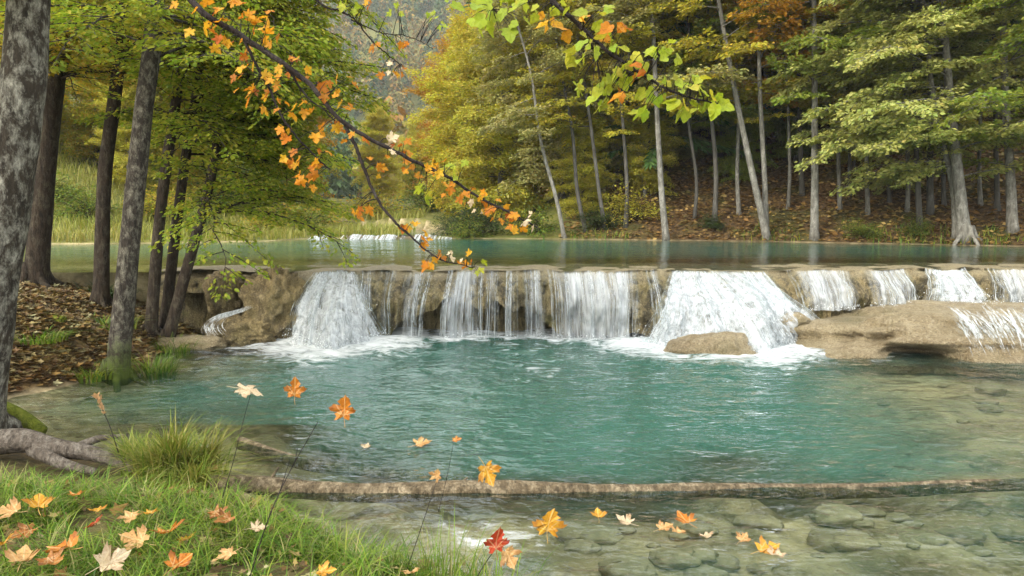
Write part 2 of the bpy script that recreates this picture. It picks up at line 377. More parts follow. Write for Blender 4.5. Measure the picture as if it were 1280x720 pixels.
def water_mat(name, deep, rip, wind=(1, 1, 1), rough=.03, foam_glare=True, bumpd=.075):
    m = N(name); c = m.coord(wind)
    n1 = m.noise(c, rip, 3, .5, .4); n2 = m.noise(c, rip * 3.4, 2, .5)
    nrm = m.bump(m.math('ADD', n1, m.math('MULTIPLY', n2, .35)), 1.0, bumpd)
    fr = m.new('ShaderNodeFresnel'); fr.inputs[0].default_value = 1.33; m.lk(nrm, fr.inputs[1])
    gl = m.new('ShaderNodeBsdfGlossy'); gl.inputs['Roughness'].default_value = rough; gl.inputs[0].default_value = (1, 1, 1, 1); m.lk(nrm, gl.inputs['Normal'])
    tr = m.new('ShaderNodeBsdfTransparent'); tr.inputs[0].default_value = (.88, .96, .90, 1)
    df = m.new('ShaderNodeBsdfDiffuse'); m.set(df.inputs[0], deep)
    body = m.mixs(m.attr('turbid'), tr.outputs[0], df.outputs[0])
    sh = m.mixs(fr.outputs[0], body, gl.outputs[0])
    if foam_glare:
        fa = m.attr('foam_glare'); fc = m.coord((.5, 1.0, 1))  # mask holds churned foam plus a painted patch of sky glare
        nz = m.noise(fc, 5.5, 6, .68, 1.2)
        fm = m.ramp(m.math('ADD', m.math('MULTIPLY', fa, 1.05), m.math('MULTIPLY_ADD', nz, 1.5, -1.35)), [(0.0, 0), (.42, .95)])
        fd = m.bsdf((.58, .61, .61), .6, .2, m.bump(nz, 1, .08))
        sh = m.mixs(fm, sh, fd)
    return m.done(sh)
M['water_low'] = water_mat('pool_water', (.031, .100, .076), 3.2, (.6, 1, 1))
M['water_up'] = water_mat('upper_pool_water', (.022, .115, .095), 2.2, (1, 1, 1), .04, False, .03)

def stream_mat(name, lo, hi, zs=2.2, xs=42):
    m = N(name); c = m.coord((xs, xs * .3, zs)); g = m.new('ShaderNodeNewGeometry')
    n = m.noise(c, 1.0, 3, .55)
    a = m.math('ADD', n, m.math('MULTIPLY_ADD', g.outputs['Random Per Island'], .34, -.17))
    fac = m.ramp(a, [(lo, 0.04), (hi, 1)])
    d = m.bsdf((.62, .65, .66), .35, .5); t = m.new('ShaderNodeBsdfTranslucent'); t.inputs[0].default_value = (.85, .88, .88, 1)
    tr = m.new('ShaderNodeBsdfTransparent'); tr.inputs[0].default_value = (.97, .98, .98, 1)
    return m.done(m.mixs(fac, tr.outputs[0], m.mixs(.4, d, t.outputs[0])))
M['stream'] = stream_mat('falling_water', .44, .80)
def veil_mat(name, lo, hi, turb, amax):
    m = N(name); su, sv = m.attr('su'), m.attr('sv')
    def vec(a, b):
        c = m.new('ShaderNodeCombineXYZ'); m.lk(m.math('MULTIPLY', su, a), c.inputs[0]); m.lk(m.math('MULTIPLY', sv, b), c.inputs[1]); return c.outputs[0]
    a = m.math('MULTIPLY_ADD', m.noise(vec(5, .5), 1, 2), .55, m.math('MULTIPLY', m.noise(vec(22, 1.4), 1, 3, .6, turb), .45))
    if turb: a = m.math('MULTIPLY_ADD', m.noise(m.coord((1, 1, .7)), 6.5, 6, .68, .8), .45, m.math('MULTIPLY', a, .56))
    a = m.math('ADD', a, m.math('MULTIPLY_ADD', m.attr('edge'), .16, -.16))
    f = m.math('MULTIPLY', m.ramp(a, [(lo, 0), (hi, amax)]), m.math('POWER', m.attr('edge'), .5))
    d = m.bsdf((.66, .69, .70), .5, .4); t = m.new('ShaderNodeBsdfTranslucent'); t.inputs[0].default_value = (.64, .68, .69, 1)
    tr = m.new('ShaderNodeBsdfTransparent'); tr.inputs[0].default_value = (.98, .99, .99, 1)
    return m.done(m.mixs(f, tr.outputs[0], m.mixs(.4, d, t.outputs[0])))
M['veil'] = veil_mat('water_veil', .40, .66, 0, .85)
M['veil_white'] = veil_mat('white_water_veil', .42, .60, 1.2, .85)
M['stream_dense'] = stream_mat('white_water', .36, .68, 3.5, 30)
m = N('spray_drops'); M['spray'] = m.done(m.bsdf((.7, .73, .73), .4, .4))

# ------------------------------------------------------------------ terrain
LOW = np.array([(-6.6, 10.0), (-6.2, 10.7), (-5.55, 12.0), (-5.9, 13.2), (-5.6, 14.0), (-6.2, 15.6), (0, 15.75), (11, 16.2), (14, 15), (13, 10), (10, 5), (7, 1.5), (3, .8),
                (1.0, 2.3), (.45, 3.7), (.1, 4.55), (-.75, 4.95), (-1.3, 5.55), (-2.0, 6.2), (-2.3, 6.75), (-2.75, 7.25), (-3.3, 7.45), (-4.1, 7.85), (-5.2, 8.3), (-6.4, 8.9)])
UP = np.array([(-24, 15.9), (-14, 15.6), (-9, 15.4), (-6.2, 15.5), (0, 15.6), (11, 16.1), (16, 16), (22, 16.5), (24, 20), (18, 22.2), (15, 23), (12, 24.3), (8, 26), (4, 27),
               (0, 27.8), (-2, 28), (-4.6, 28.3), (-7, 28), (-8, 26.2), (-12, 24.6), (-24, 23.5)])
FARP = np.array([(-7.4, 28.9), (-1.8, 28.9), (-2.4, 33), (-8, 36), (-9.5, 33)])
def sdf(P, x, y):
    d = np.full(np.shape(x), 1e9); ins = np.zeros(np.shape(x), bool)
    for (ax, ay), (bx, by) in zip(P, np.roll(P, -1, 0)):
        ex, ey = bx - ax, by - ay; wx, wy = x - ax, y - ay
        t = np.clip((wx * ex + wy * ey) / (ex * ex + ey * ey), 0, 1)
        d = np.minimum(d, np.hypot(wx - ex * t, wy - ey * t))
        c = ((ay <= y) & (y < by)) | ((by <= y) & (y < ay))
        with np.errstate(divide='ignore', invalid='ignore'):
            ins ^= c & (x < (bx - ax) * (y - ay) / (by - ay) + ax)
    return np.where(ins, -d, d)
def terrain(x, y):
    x = np.asarray(x, float); y = np.asarray(y, float)
    d1, d2, d3 = sdf(LOW, x, y), sdf(UP, x, y), sdf(FARP, x, y)
    n1, n2 = fbm(x * .5, y * .5), fbm(x * 1.7 + 3, y * 1.7, 2.2)
    fq = sstep(8.3, 10.4, y)
    k = 1.9 * fq + (1 - fq) * (.32 + .5 * sstep(-2.0, -3.2, x))
    z1 = (1.36 * fq + (.50 - .36 * sstep(5.3, 6.4, y)) * (1 - fq)) * (1 - np.exp(-np.maximum(d1, 0) / k))
    bank = z1 + (n1 - .5) * .25 * sstep(0, 1.5, d1) + (n2 - .5) * .12 * sstep(0, .6, d1)
    # right hillside, left hillside, valley floor
    hr = sstep(-3, 3, x - 1.5 + (y - 27) * -.18) * np.maximum(d2 - .3, 0) * .40 * sstep(13, 20, y)
    hl = .42 * np.maximum(0, -(x + 11) - .21 * np.maximum(y - 30, 0)) * sstep(24, 34, y)
    mead = np.minimum(np.maximum(d2, 0) * .07, 1.2) + .0
    back = 1.22 + mead + hr + hl + (n1 - .5) * np.clip(d2 * .12, 0, .8) + (n2 - .5) * .18 * sstep(0, 1, d2)
    mt = np.maximum(0, y - 300 - (fbm(x * .012, y * .012) - .5) * 120) * .62 + np.maximum(0, np.abs(x + 20) - 60 - y * .05) * .25 * sstep(60, 160, y)
    mt = mt + (fbm(x * .03, y * .03, 4.4, 5) - .5) * 26 * sstep(250, 360, y)
    back = back + np.minimum(mt, 260) + np.maximum(0, x - 40) * .1
    land = np.where(y > 15.5, back, bank)
    land = np.where(y <= 15.5, bank, land)
    # lower pool bed
    dep = np.minimum(-d1 * .38, 1.25)
    shal = np.clip(sstep(7.6, 6.8, y + .04 * x) + sstep(2.6, 5.4, x - (y - 9) * .12) * .92 + .9 * np.exp(-(((x - 2.1) / .9)**2 + ((y - 7.6) / .45)**2)), 0, 1)
    dep = dep * (1 - shal) + np.minimum(dep, .26 + .16 * (n1 - .5) * 2) * shal
    dep = np.minimum(dep, np.where((x < -1.7) & (y < 8.9), np.abs(.15 + .5 * np.maximum(0, x + 2.6)), 9))
    shelf = sstep(.0, .7, -d1) * np.exp(-(((x + 4.4) / 1.3)**2 + ((y - 13.4) / .7)**2)) 
    dep = dep * (1 - shelf) + .12 * shelf
    bed1 = -dep - (n2 - .5) * .32 * sstep(0, .8, -d1)
    # upper pool bed
    lip = y - (15.5 + .04 * x)
    dep2 = np.minimum(-d2 * .35, .06 + .10 * np.maximum(0, lip - 2.2)); dep2 = np.minimum(dep2, 1.1)
    bed2 = 1.2 - np.maximum(dep2, 0.05 * sstep(0, .3, -d2)) - (n2 - .5) * .05
    z = np.where(d1 < 0, bed1, land); z = np.where(d2 < 0, bed2, z)
    z = np.where(d3 < 0, 1.25, z)
    near = sstep(0, 1.2, d1)
    return z, d1, d2, d3
def hz(x, y): return float(terrain(np.array([x]), np.array([y]))[0][0])

def graded(a, b, lo, hi, step, grow):
    c = list(np.arange(lo, hi, step)); s = step
    while c[-1] < b: s *= grow; c.append(c[-1] + s)
    s = step; pre = []
    x = lo
    while x > a: s *= grow; x -= s; pre.append(x)
    return np.array(pre[::-1] + c)
gx = graded(-420, 420, -11, 15, .13, 1.06)
gy = graded(-60, 760, 1, 31, .13, 1.055)
X, Y = np.meshgrid(gx, gy, indexing='ij')
Z, D1, D2, D3 = terrain(X, Y)
inbed = np.maximum(sstep(.12, -.05, D1), np.maximum(sstep(.25, -.1, D2), sstep(.2, 0, D3)))
inbed = np.where((Y > 14.9) & (Y < 16.3) & (X > -6), 1, inbed)
litter = np.where(Y < 15.5, sstep(7.2, 8.0, Y) * .95, sstep(-1, 3, X - 1.5 - (Y - 27) * .18))
mead = np.where(Y < 15.5, sstep(7.6, 6.8, Y) * .25, sstep(3, -1, X - 1.5 - (Y - 27) * .18))
crag = sstep(.61, .66, fbm(X * .02 + 7, Y * .02, 1.1, 5)) * sstep(200, 330, Y)
VV = np.stack([X, Y, Z], -1).reshape(-1, 3); FF = grid_faces(len(gx), len(gy))
fc = VV[FF].mean(1)
reg = np.where(fc[:, 1] > 90, 2, np.where((fc[:, 1] > 15.5) & (fc[:, 0] > 1 + (fc[:, 1] - 27) * .18) & (fc[:, 2] > 1.2), 1, 0))
for k, nm in enumerate(('ground', 'hillside', 'mountain')):
    f = FF[reg == k]; u, inv = np.unique(f, return_inverse=True)
    mb = MB(); mb.add(VV[u], inv.reshape(f.shape)); o = mb.build(nm, M['ground'])
    for an, av in (('litter', litter), ('meadow', mead), ('bed', inbed), ('crag', crag)): attr(o, an, av.ravel()[u])
    tag(o, kind='structure')

# ------------------------------------------------------------------ rock ledge between the pools
def lipy(x): return 15.12 + .045 * x + .34 * (fbm(np.asarray(x) * .55, 3.3) - .5) + .34 * (fbm(np.asarray(x) * 1.7, 6.3, 0, 3) - .5)
def mound(x, z):
    r = .75 * np.exp(-((x + 3.25) / .62)**2) * np.clip((1.08 - z) / 1.0, 0, 1)**.9
    r = r + 1.30 * np.exp(-((x - 3.95) / 1.1)**2) * np.clip((1.0 - z) / .95, 0, 1)**.8
    r = r + .35 * np.exp(-((x - 2.6) / .5)**2) * np.clip((.7 - z) / .7, 0, 1)
    return r
def lipz(x): return 1.214 + .15 * (fbm(np.asarray(x) * 1.9, 8.8, 0, 4) - .5)
def under(x):
    u = .10 + .62 * sstep(.42, .70, fbm(x * .85 + 2.0, 1.7, 0, 2)) + .55 * (fbm(x * 3.4, 6.1, 0, 4) - .5)
    u = u * (1 - np.exp(-((x + 3.25) / .8)**2)) * (1 - np.exp(-((x - 3.95) / 1.4)**2))
    u = np.where(x < -4.0, u + (.85 - u) * sstep(-4.0, -4.5, x), u)
    return np.clip(u, -.2, .85)
def face_off(x, z):
    q = np.clip((1.2 - z) / .95, 0, 1)
    b = .34 * np.sin(np.pi * np.minimum(q + .05, 1) * .72) * (.35 + 1.2 * fbm(x * 1.35, z * .5, 4.0, 3))
    b = b + .20 * (fbm(x * 3.6, z * 1.1, 2.0, 3) - .5) + .22 * (fbm(x * 8, z * 4, 7.0, 3) - .5) + .13 * (fbm(x * 17, z * 13, 3.0, 2) - .5)
    b = b + .13 * (1 - np.abs(2 * fbm(x * 5.5, z * .7, 6.0, 2) - 1)**.7) * np.minimum(1, q * 3)
    b = b + .24 * np.abs(np.sin(x * 2.6 + 5 * fbm(x * .6, 2.2)))**.8 * np.minimum(1, q * 1.6)
    b = b - .25 * sstep(-4.0, -4.5, x)
    return b + mound(x, z)
def facey(x, z): return lipy(x) - face_off(x, z)
xs = np.arange(-6.6, 12.5, .028)
rows = []
T = 96
lz, uu = lipz(xs), under(xs)
tfa = np.linspace(0, 1, 20); tfb = np.linspace(0, 1, 56); tfc = np.linspace(0, 1, 14); tfd = np.linspace(0, 1, 14)
Pn = []
for t in tfa[:-1]:       # back of the top, just under the upper water, to the lip
    y = lipy(xs) + 2.1 * (1 - t)**1.3; z = lz + (1.17 - lz) * (1 - t)**1.5 + (.015 + .10 * (fbm(xs * 2.2, y * 3, 4.0) - .5)) * np.sin(np.pi * t)
    Pn.append(np.stack([xs, y, z], 1))
for t in tfb:            # face, from the lip down to the ragged lower edge
    z = lz - .02 + (uu - lz) * t**.9; y = facey(xs, z) - .0
    y = y + .10 * (1 - sstep(0, .12, t))
    Pn.append(np.stack([xs, y, z], 1))
yb, zb = Pn[-1][:, 1], Pn[-1][:, 2]
for t in tfc[1:]:        # underside, back into the hollow
    Pn.append(np.stack([xs, yb + (lipy(xs) + .38 - yb) * t, zb + .16 * np.sin(np.pi * t) * (fbm(xs * 4, t * 3))], 1))
for t in tfd[1:]:        # wall at the back of the hollow
    z = zb + (-.6 - zb) * t; Pn.append(np.stack([xs, lipy(xs) + .38 + .12 * (fbm(xs * 3, z * 3) - .5) - .25 * t, z], 1))
Pn = np.stack(Pn, 1)
mb = MB(); mb.add(Pn.reshape(-1, 3), grid_faces(Pn.shape[0], Pn.shape[1])[:, ::-1])
o = tag(mb.build('rock_ledge', M['ledge']), kind='structure')
attr(o, 'crest', sstep(1.00, 1.17, Pn[..., 2]))

# ------------------------------------------------------------------ water sheets
# cascades: (x0 px, x1 px at the lip, x0 px, x1 px at the foot, strands per metre, foot height, forward speed, white, label)
CASC = [
 (398, 450, 368, 496, 150, 0, .5, 1, 'broad white cascade fanning over a bulge at the left end of the ledge'),
 (452, 470, 455, 478, 60, .55, .35, 0, 'short faint trickle beside the broad left cascade, high on the ledge'),
 (508, 542, 499, 532, 85, 0, .5, 0, 'curved veil of water just right of the broad left cascade'),
 (562, 604, 552, 604, 90, 0, .5, 0, 'veil of water with dark gaps, second to the right of the broad left cascade'),
 (630, 648, 629, 647, 110, 0, .5, 0, 'single narrow straight cascade in the middle of the ledge'),
 (684, 796, 690, 792, 85, 0, .55, 0, 'wide curtain of fine strands right of the middle of the ledge'),
 (806, 824, 808, 826, 90, 0, .5, 0, 'narrow cascade between the wide curtain and the foaming mound'),
 (842, 925, 785, 1045, 160, 0, .4, 1, 'foaming white cascade spreading over the mound right of centre'),
 (925, 960, 928, 985, 90, .45, .4, 1, 'short bright cascade on the right shoulder of the foaming mound'),
 (985, 1062, 990, 1060, 45, .55, .4, 0, 'row of thin short trickles above the left end of the big tan slab'),
 (1080, 1142, 1078, 1150, 75, .58, .4, 0, 'short veil of trickles above the middle of the big tan slab'),
 (1165, 1222, 1150, 1232, 95, .58, .5, 1, 'white tumbling cascade above the right part of the big tan slab'),
 (1248, 1300, 1240, 1300, 80, .58, .4, 0, 'short cascade cut by the right edge of the photo'),
 (474, 498, 474, 496, 60, 0, .45, 0, 'few thin drips between the broad white cascade and the curved veil'),
 (608, 626, 606, 624, 50, 0, .4, 0, 'thin drips just left of the single narrow straight cascade'),
 (652, 682, 654, 684, 45, 0, .4, 0, 'scattered drips over the dark hollow left of the wide curtain'),
]
def xl(px): return (px - 640) / F * 15.1 * 1.01
gx2 = np.arange(-8.2, 14.2, .07); gy2 = np.arange(.6, 15.75, .06)
X, Y = np.meshgrid(gx2, gy2, indexing='ij')
h = terrain(X, Y)[0]
foam_glare = np.zeros_like(X); rough = np.zeros_like(X)
for (a, b, c, d, dens, zf, v, wh, lab) in CASC:
    if zf > 0: continue
    x0, x1 = xl(c), xl(d); yb = facey(np.clip(X, x0, x1), 0.0) - .12
    dx = np.maximum(0, np.maximum(x0 - X, X - x1)); dy = np.maximum(0, yb - Y)
    L = (1.9 if wh else .85) * min(1.1, .4 + (x1 - x0) * .5)
    foam_glare = np.maximum(foam_glare, (1.0 if wh else .82) * np.exp(-(dx / (L * .55))**2 - (dy / L)**2 * .9))
    rough = np.maximum(rough, np.exp(-(dx / 1.8)**2 - (dy / 2.6)**2))
foam_glare = np.maximum(foam_glare, .53 * np.exp(-((X - .8) / 3.0)**2) * sstep(7.6, 11.5, Y))
foam_glare = np.maximum(foam_glare, (.62 * np.exp(-((X + .2) / 1.0)**2 - ((Y - 5.75) / .75)**2)))  # sky glare on the near shallows, painted in as white foam
right = sstep(3.6, 5.2, X) * np.exp(-((Y - 13.1 + .12 * X) / .55)**2) * .45
foam_glare = np.maximum(foam_glare, right)
amp = .014 + .045 * rough
wz = amp * ((fbm(X * 1.3, Y * 2.1, 1.0, 3) - .5) * 2.0 + (fbm(X * 3.6, Y * 4.6, 5.0, 2) - .5) * 1.3)
wz = wz + foam_glare * .05 * (.5 + fbm(X * 3, Y * 3, 9.0))
mb = MB(); mb.add(np.stack([X, Y, wz], -1).reshape(-1, 3), grid_faces(len(gx2), len(gy2)))
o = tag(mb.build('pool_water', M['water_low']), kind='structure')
dp = np.maximum(0, -h)
attr(o, 'turbid', .05 + .90 * (1 - np.exp(-np.maximum(dp - .22, 0) / .50))); attr(o, 'foam_glare', foam_glare)

gx3 = graded(-24.5, 24.5, -7, 13, .12, 1.05); gy3 = np.arange(14.9, 28.5, .12)
X, Y = np.meshgrid(gx3, gy3, indexing='ij')
h = terrain(X, Y)[0]
yl = lipy(np.clip(X, -6.5, 12.4))
keep = (Y > yl - .02)
sink = sstep(.7, 0, Y - yl) * .012
wz = 1.213 - sink + .011 * (fbm(X * 1.2, Y * 2.6, 3.0, 3) - .5)
V3 = np.stack([X, Y, wz], -1).reshape(-1, 3); F3 = grid_faces(len(gx3), len(gy3)); F3 = F3[keep.ravel()[F3].all(1)]
u, inv = np.unique(F3, return_inverse=True)
mb = MB(); mb.add(V3[u], inv.reshape(F3.shape)); o = tag(mb.build('upper_pool_water', M['water_up']), kind='structure')
h = np.maximum(h, 1.14 - .12 * np.maximum(0, Y - yl - 2.4))
attr(o, 'turbid', (.03 + .93 * (1 - np.exp(-np.maximum(1.2 - h - .08, 0) / .25))).ravel()[u])

mb = MB(); xx = np.linspace(-9.8, -1.6, 40); yy = np.linspace(28.7, 36.2, 30); X, Y = np.meshgrid(xx, yy, indexing='ij')
mb.add(np.stack([X, Y, np.full_like(X, 1.30)], -1).reshape(-1, 3), grid_faces(40, 30))
o = tag(mb.build('far_pool_water', M['water_up']), kind='structure'); attr(o, 'turbid', np.full(1200, .7))

# ------------------------------------------------------------------ cascades
rs = np.random.RandomState(5)
def ribbons(mb, x0s, x1s, zf, v, wid, seg=14, gap=.03, ztop=None, lay=.07):
    n = len(x0s); t = np.linspace(0, 1, seg)[None]
    z0 = (lipz(x0s) + .01 if ztop is None else ztop)[:, None]
    z = z0 - (z0 - zf[:, None]) * t**1.6
    s = ((z0 - z) / (z0 - zf[:, None]))
    x = x0s[:, None] + (x1s - x0s)[:, None] * s**.8 + .02 * (fbm(x0s[:, None] * 9, z * 2.5, 3.0, 2) - .5)
    ypar = lipy(x0s)[:, None] - v[:, None] * np.sqrt(np.maximum(0, z0 - z) * 2 / 9.8) + .06 * (1 - sstep(0, .05, s))
    y = np.minimum(ypar, facey(x, np.minimum(z, 1.16)) - gap * sstep(0, .1, s)) - rs.rand(n)[:, None] * lay * sstep(0, .3, s)
    wd = wid[:, None] * (.55 + .6 * s) * (.8 + .4 * fbm(x0s[:, None] * 30, z * 5, 1.0, 2))
    a = np.stack([x - wd / 2, y + .004, z], -1); b = np.stack([x, y - wd * .22, z], -1); c = np.stack([x + wd / 2, y + .004, z], -1)
    P = np.stack([a, b, c], 2)
    base = (np.arange(n) * seg * 3)[:, None, None]
    i = np.arange(seg - 1)[None, :, None] * 3 + np.arange(2)[None, None]
    q = (base + i).reshape(-1)
    mb.add(P.reshape(-1, 3), np.stack([q, q + 1, q + 4, q + 3], 1))
def sheet(x0, x1, x2, x3, zf, v, lay, lump, nu=44, nv=26, rs=rs):
    u = np.linspace(0, 1, nu)[:, None]; t = np.linspace(0, 1, nv)[None]
    xa = x0 + (x1 - x0) * u; xb = x2 + (x3 - x2) * u
    z0 = lipz(xa) + .012; z = z0 - (z0 - zf) * t**1.35; q = (z0 - z) / (z0 - zf)
    x = xa + (xb - xa) * q**.8
    ypar = lipy(xa) - v * np.sqrt(np.maximum(0, z0 - z) * 2 / 9.8) + .08 * (1 - sstep(0, .06, q))
    y = np.minimum(ypar, facey(x, np.minimum(z, 1.16)) - .02 * sstep(0, .1, q)) - lay * sstep(0, .3, q) - lump * sstep(.15, .7, q) * (fbm(x * 2.4, z * 2.4, lay * 20, 4) * .9 + fbm(x * 8, z * 8, lay * 50, 3) * .35)
    edge = np.clip(np.minimum(u, 1 - u) * (x3 - x2) / .26 + .12 * (fbm(u * (x3 - x2) * 6 + x0, t * 1.5, 3.0, 2) - .5), 0, 1) * np.clip(t * 12, .3, 1) + 0 * x
    mb = MB(); mb.add(np.stack([x, y, z], -1).reshape(-1, 3), grid_faces(nu, nv))
    return mb, dict(edge=edge, su=(u * (x3 - x2) + x0 * 3.1 + lay * 77 + 0 * t), sv=z + 0 * u)
def drops(mb, pos, r):
    o6 = np.array([[1, 0, 0], [-1, 0, 0], [0, 1, 0], [0, -1, 0], [0, 0, 1], [0, 0, -1]], float)
    f6 = np.array([[0, 2, 4], [2, 1, 4], [1, 3, 4], [3, 0, 4], [2, 0, 5], [1, 2, 5], [3, 1, 5], [0, 3, 5]])
    V = pos[:, None] + o6[None] * np.asarray(r).reshape(-1, 1, 1)
    mb.add(V.reshape(-1, 3), ((np.arange(len(pos)) * 6)[:, None, None] + f6[None]).reshape(-1, 3))
for (a, b, c, d, dens, zf, v, wh, lab) in CASC:
    x0, x1, x2, x3 = xl(a), xl(b), xl(c), xl(d)
    n = max(6, int(dens * (.8 if wh else .9) * max(x1 - x0, (x3 - x2) * .75)))
    nc = max(3, int((x3 - x2) * (14 if wh else 13))); cc = rs.rand(nc); cw = .012 + .035 * rs.rand(nc); ci = rs.choice(nc, n, p=(lambda w_: w_ / w_.sum())(rs.rand(nc)**1.5 + .05))
    q = cc[ci] + rs.randn(n) * cw[ci] * min(1, 1.2 / (x3 - x2)); q = np.where(rs.rand(n) < .28, rs.rand(n), q); q = np.clip(q, 0, 1)
    zf_ = np.full(n, float(zf) - .02) + (rs.rand(n) * .08 if zf else 0)
    root = empty('cascade', ((x0 + x1) / 2, float(lipy(np.array([(x0 + x1) / 2]))[0]), 1.2), lab, 'waterfall', 'cascades falling over the rock ledge')
    mb = MB(); ribbons(mb, x0 + (x1 - x0) * q, x2 + (x3 - x2) * q + rs.randn(n) * .015, zf_, v * (.75 + .5 * rs.rand(n)), .004 + .016 * rs.rand(n)**2.5)
    o = mb.build('strands', M['stream_dense'] if wh else M['stream']); o.parent = root; o.matrix_parent_inverse = Matrix.Translation(-root.location)
    for lay in ((.015, .05, .09) if wh else (.01, .05)):
        mb, at_ = sheet(x0, x1, x2, x3, float(zf) - .03, v, lay  , (.42 if x3 - x2 > 3 else .2) if wh else .03, nu=max(12, int((x3 - x2) * 40)), nv=46 if wh else 26)
        o = mb.build('veil', M['veil_white'] if wh else M['veil']); parent_keep(o, root)
        for k_, v_ in at_.items(): attr(o, k_, v_)
    m_ = int((x3 - x2) * (420 if wh else 130)); q = rs.rand(m_); xx = x2 + (x3 - x2) * q + rs.randn(m_) * .06
    zz = zf + np.abs(rs.randn(m_)) * (.12 if wh else .05); yy = facey(xx, np.minimum(np.maximum(zz, 0), 1.1)) - .12 - np.abs(rs.randn(m_)) * (.16 if wh else .06)
    mb = MB(); drops(mb, np.stack([xx, yy, zz], 1), .003 + .009 * rs.rand(m_)**2)
    o = tag(mb.build('splash', M['spray']), kind='stuff'); o.parent = root; o.matrix_parent_inverse = Matrix.Translation(-root.location)

# far cascade at the head of the upper pool
root = empty('cascade', (-4.5, 28.4, 1.2), 'low white cascade in the distance at the head of the upper pool', 'waterfall')
def fch(x): return (.25 + 1.0 * fbm(np.asarray(x) * 1.3, 5.5, 0, 3)) * np.clip(np.minimum(x + 7.7, -1.9 - x) / 1.1, 0, 1)
mb = MB(); xx = np.linspace(-7.6, -1.7, 160)
prof = [(.8, 1.33), (.2, 1.365), (.02, 1.35), (-.08, 1.31), (-.16, 1.26), (-.3, 1.15)]
P = np.stack([np.stack([xx, 28.3 + dy + .3 * (fbm(xx * 1.2, 4.4) - .5) - .25 * (fbm(xx * 3, dz * 4) - .5), dz + .06 * (fbm(xx * 2.5, dz * 3) - .5)], 1) for dy, dz in prof], 1)
wn = np.clip(np.minimum(xx + 7.6, -1.7 - xx) / .9 + .5 * (fbm(xx * 2.0, 1.1) - .5), 0, 1)[:, None]; P[..., 2] = 1.10 + (P[..., 2] - 1.10) * wn * fch(xx)[:, None]
mb.add(P.reshape(-1, 3), grid_faces(160, len(prof))[:, ::-1])
o = mb.build('sill', M['tufa']); o.parent = root; o.matrix_parent_inverse = Matrix.Translation(-root.location)
mb = MB()
for k in range(420):
    x = -6.95 + 4.85 * rs.rand(); 
    if fbm(x * 2.3, 3.0, 0, 2) < .18 + .45 * rs.rand(): continue
    y0 = 28.3 + .3 * (float(fbm(x * 1.2, 4.4)) - .5) - .12; wd = .008 + .022 * rs.rand()**2
    hh = .22 * float(fch(x)); zz = 1.19 + np.array([1, .84, .42, .02]) * hh; yy = y0 - np.array([-.05, .14, .34, .5 + .5 * rs.rand()]) - .4 * rs.rand()
    p = np.stack([np.stack([x - wd + 0 * zz, yy, zz], 1), np.stack([x + wd + 0 * zz, yy, zz], 1)], 1)
    mb.add(p.reshape(-1, 3), grid_faces(4, 2))
o = mb.build('strands', M['stream_dense']); o.parent = root; o.matrix_parent_inverse = Matrix.Translation(-root.location)

# ------------------------------------------------------------------ rocks
def rock(name, label, cat, c, r, mat, seed, sup=1.0, rough=.28, fr=1.2, strata=0, hollow=None, group=None, res=(90, 60)):
    u = np.linspace(0, 2 * math.pi, res[0], endpoint=False)[None]; v = np.linspace(-math.pi / 2, math.pi / 2, res[1])[:, None]
    d = np.stack([np.cos(v) * np.cos(u), np.cos(v) * np.sin(u), np.sin(v) * np.ones_like(u)], -1)
    p = np.sign(d) * np.abs(d)**sup
    n = fbm(p[..., 0] * fr * 1.5 + seed, p[..., 1] * fr * 1.5, p[..., 2] * fr * 1.5, 4) - .5
    n2 = fbm(p[..., 0] * fr * 5 + seed, p[..., 1] * fr * 5, p[..., 2] * fr * 3, 3) - .5
    k = 1 + rough * 2 * n + rough * .5 * n2
    if strata: k = k + strata * np.sin(p[..., 2] * 16 + 6 * n)
    P = p * k[..., None] * np.array(r)
    if hollow:
        for hx, hzv, hw, hh, hd in hollow:
            g = np.exp(-((P[..., 0] - hx) / hw)**2 - ((P[..., 2] - hzv) / hh)**2) * (P[..., 1] < 0)
            P[..., 1] += hd * g
    nv, nu = res[1], res[0]
    i = np.arange(nv - 1)[:, None] * nu; j = np.arange(nu)[None]; k2 = (j + 1) % nu
    f = np.stack([i + j, i + k2, i + nu + k2, i + nu + j], -1).reshape(-1, 4)
    mb = MB(); mb.add(P.reshape(-1, 3), f)
    return tag(mb.build(name, mat, loc=tuple(c)), label, cat, group)
G_ = 'rocks around the lower pool'
rock('slab_rock', 'big smooth tan slab with a dark hollow under its front, on the right', 'rock', (9.0, 14.15, -.03), (3.9, 1.75, .70), M['tufa_pale'], 3.1, .8, .22, 1.6, .016,
     [(-2.55, .06, .42, .13, .8), (-2.1, .04, .3, .11, .7)], res=(220, 90))
rock('boulder', 'rounded tan rock half covered by white water below the foaming mound', 'rock', (3.36, 13.35, -.05), (.78, .5, .36), M['tufa_pale'], 8.2, .9, .25, 1.3)
rock('boulder', 'grey brown rock poking from the top of the foaming mound', 'rock', (4.95, 14.2, .34), (.36, .3, .22), M['tufa_pale'], 5.5, .9, .3)
rock('boulder', 'brown bulging tufa rock at the left end of the ledge, upper of two', 'rock', (-5.3, 14.75, .80), (.36, .42, .44), M['ledge_b'], 1.2, .9, .34, 2.3)
rock('boulder', 'large hanging tufa boulder beside the broad left cascade', 'rock', (-4.35, 14.55, .62), (.56, .5, .66), M['ledge_b'], 2.7, .9, .36, 2.3)
rock('boulder', 'low rounded tufa boulder at the waterline left of the cascades', 'rock', (-4.85, 14.15, .16), (.58, .42, .32), M['ledge_b'], 6.4, .9, .34, 2.3)
rock('flat_rock', 'flat tan rock on the shore between the leaning trunks and the cascades', 'rock', (-5.75, 13.75, .05), (.75, .42, .16), M['tufa_pale'], 7.4, .85, .25)
rs = np.random.RandomState(91)
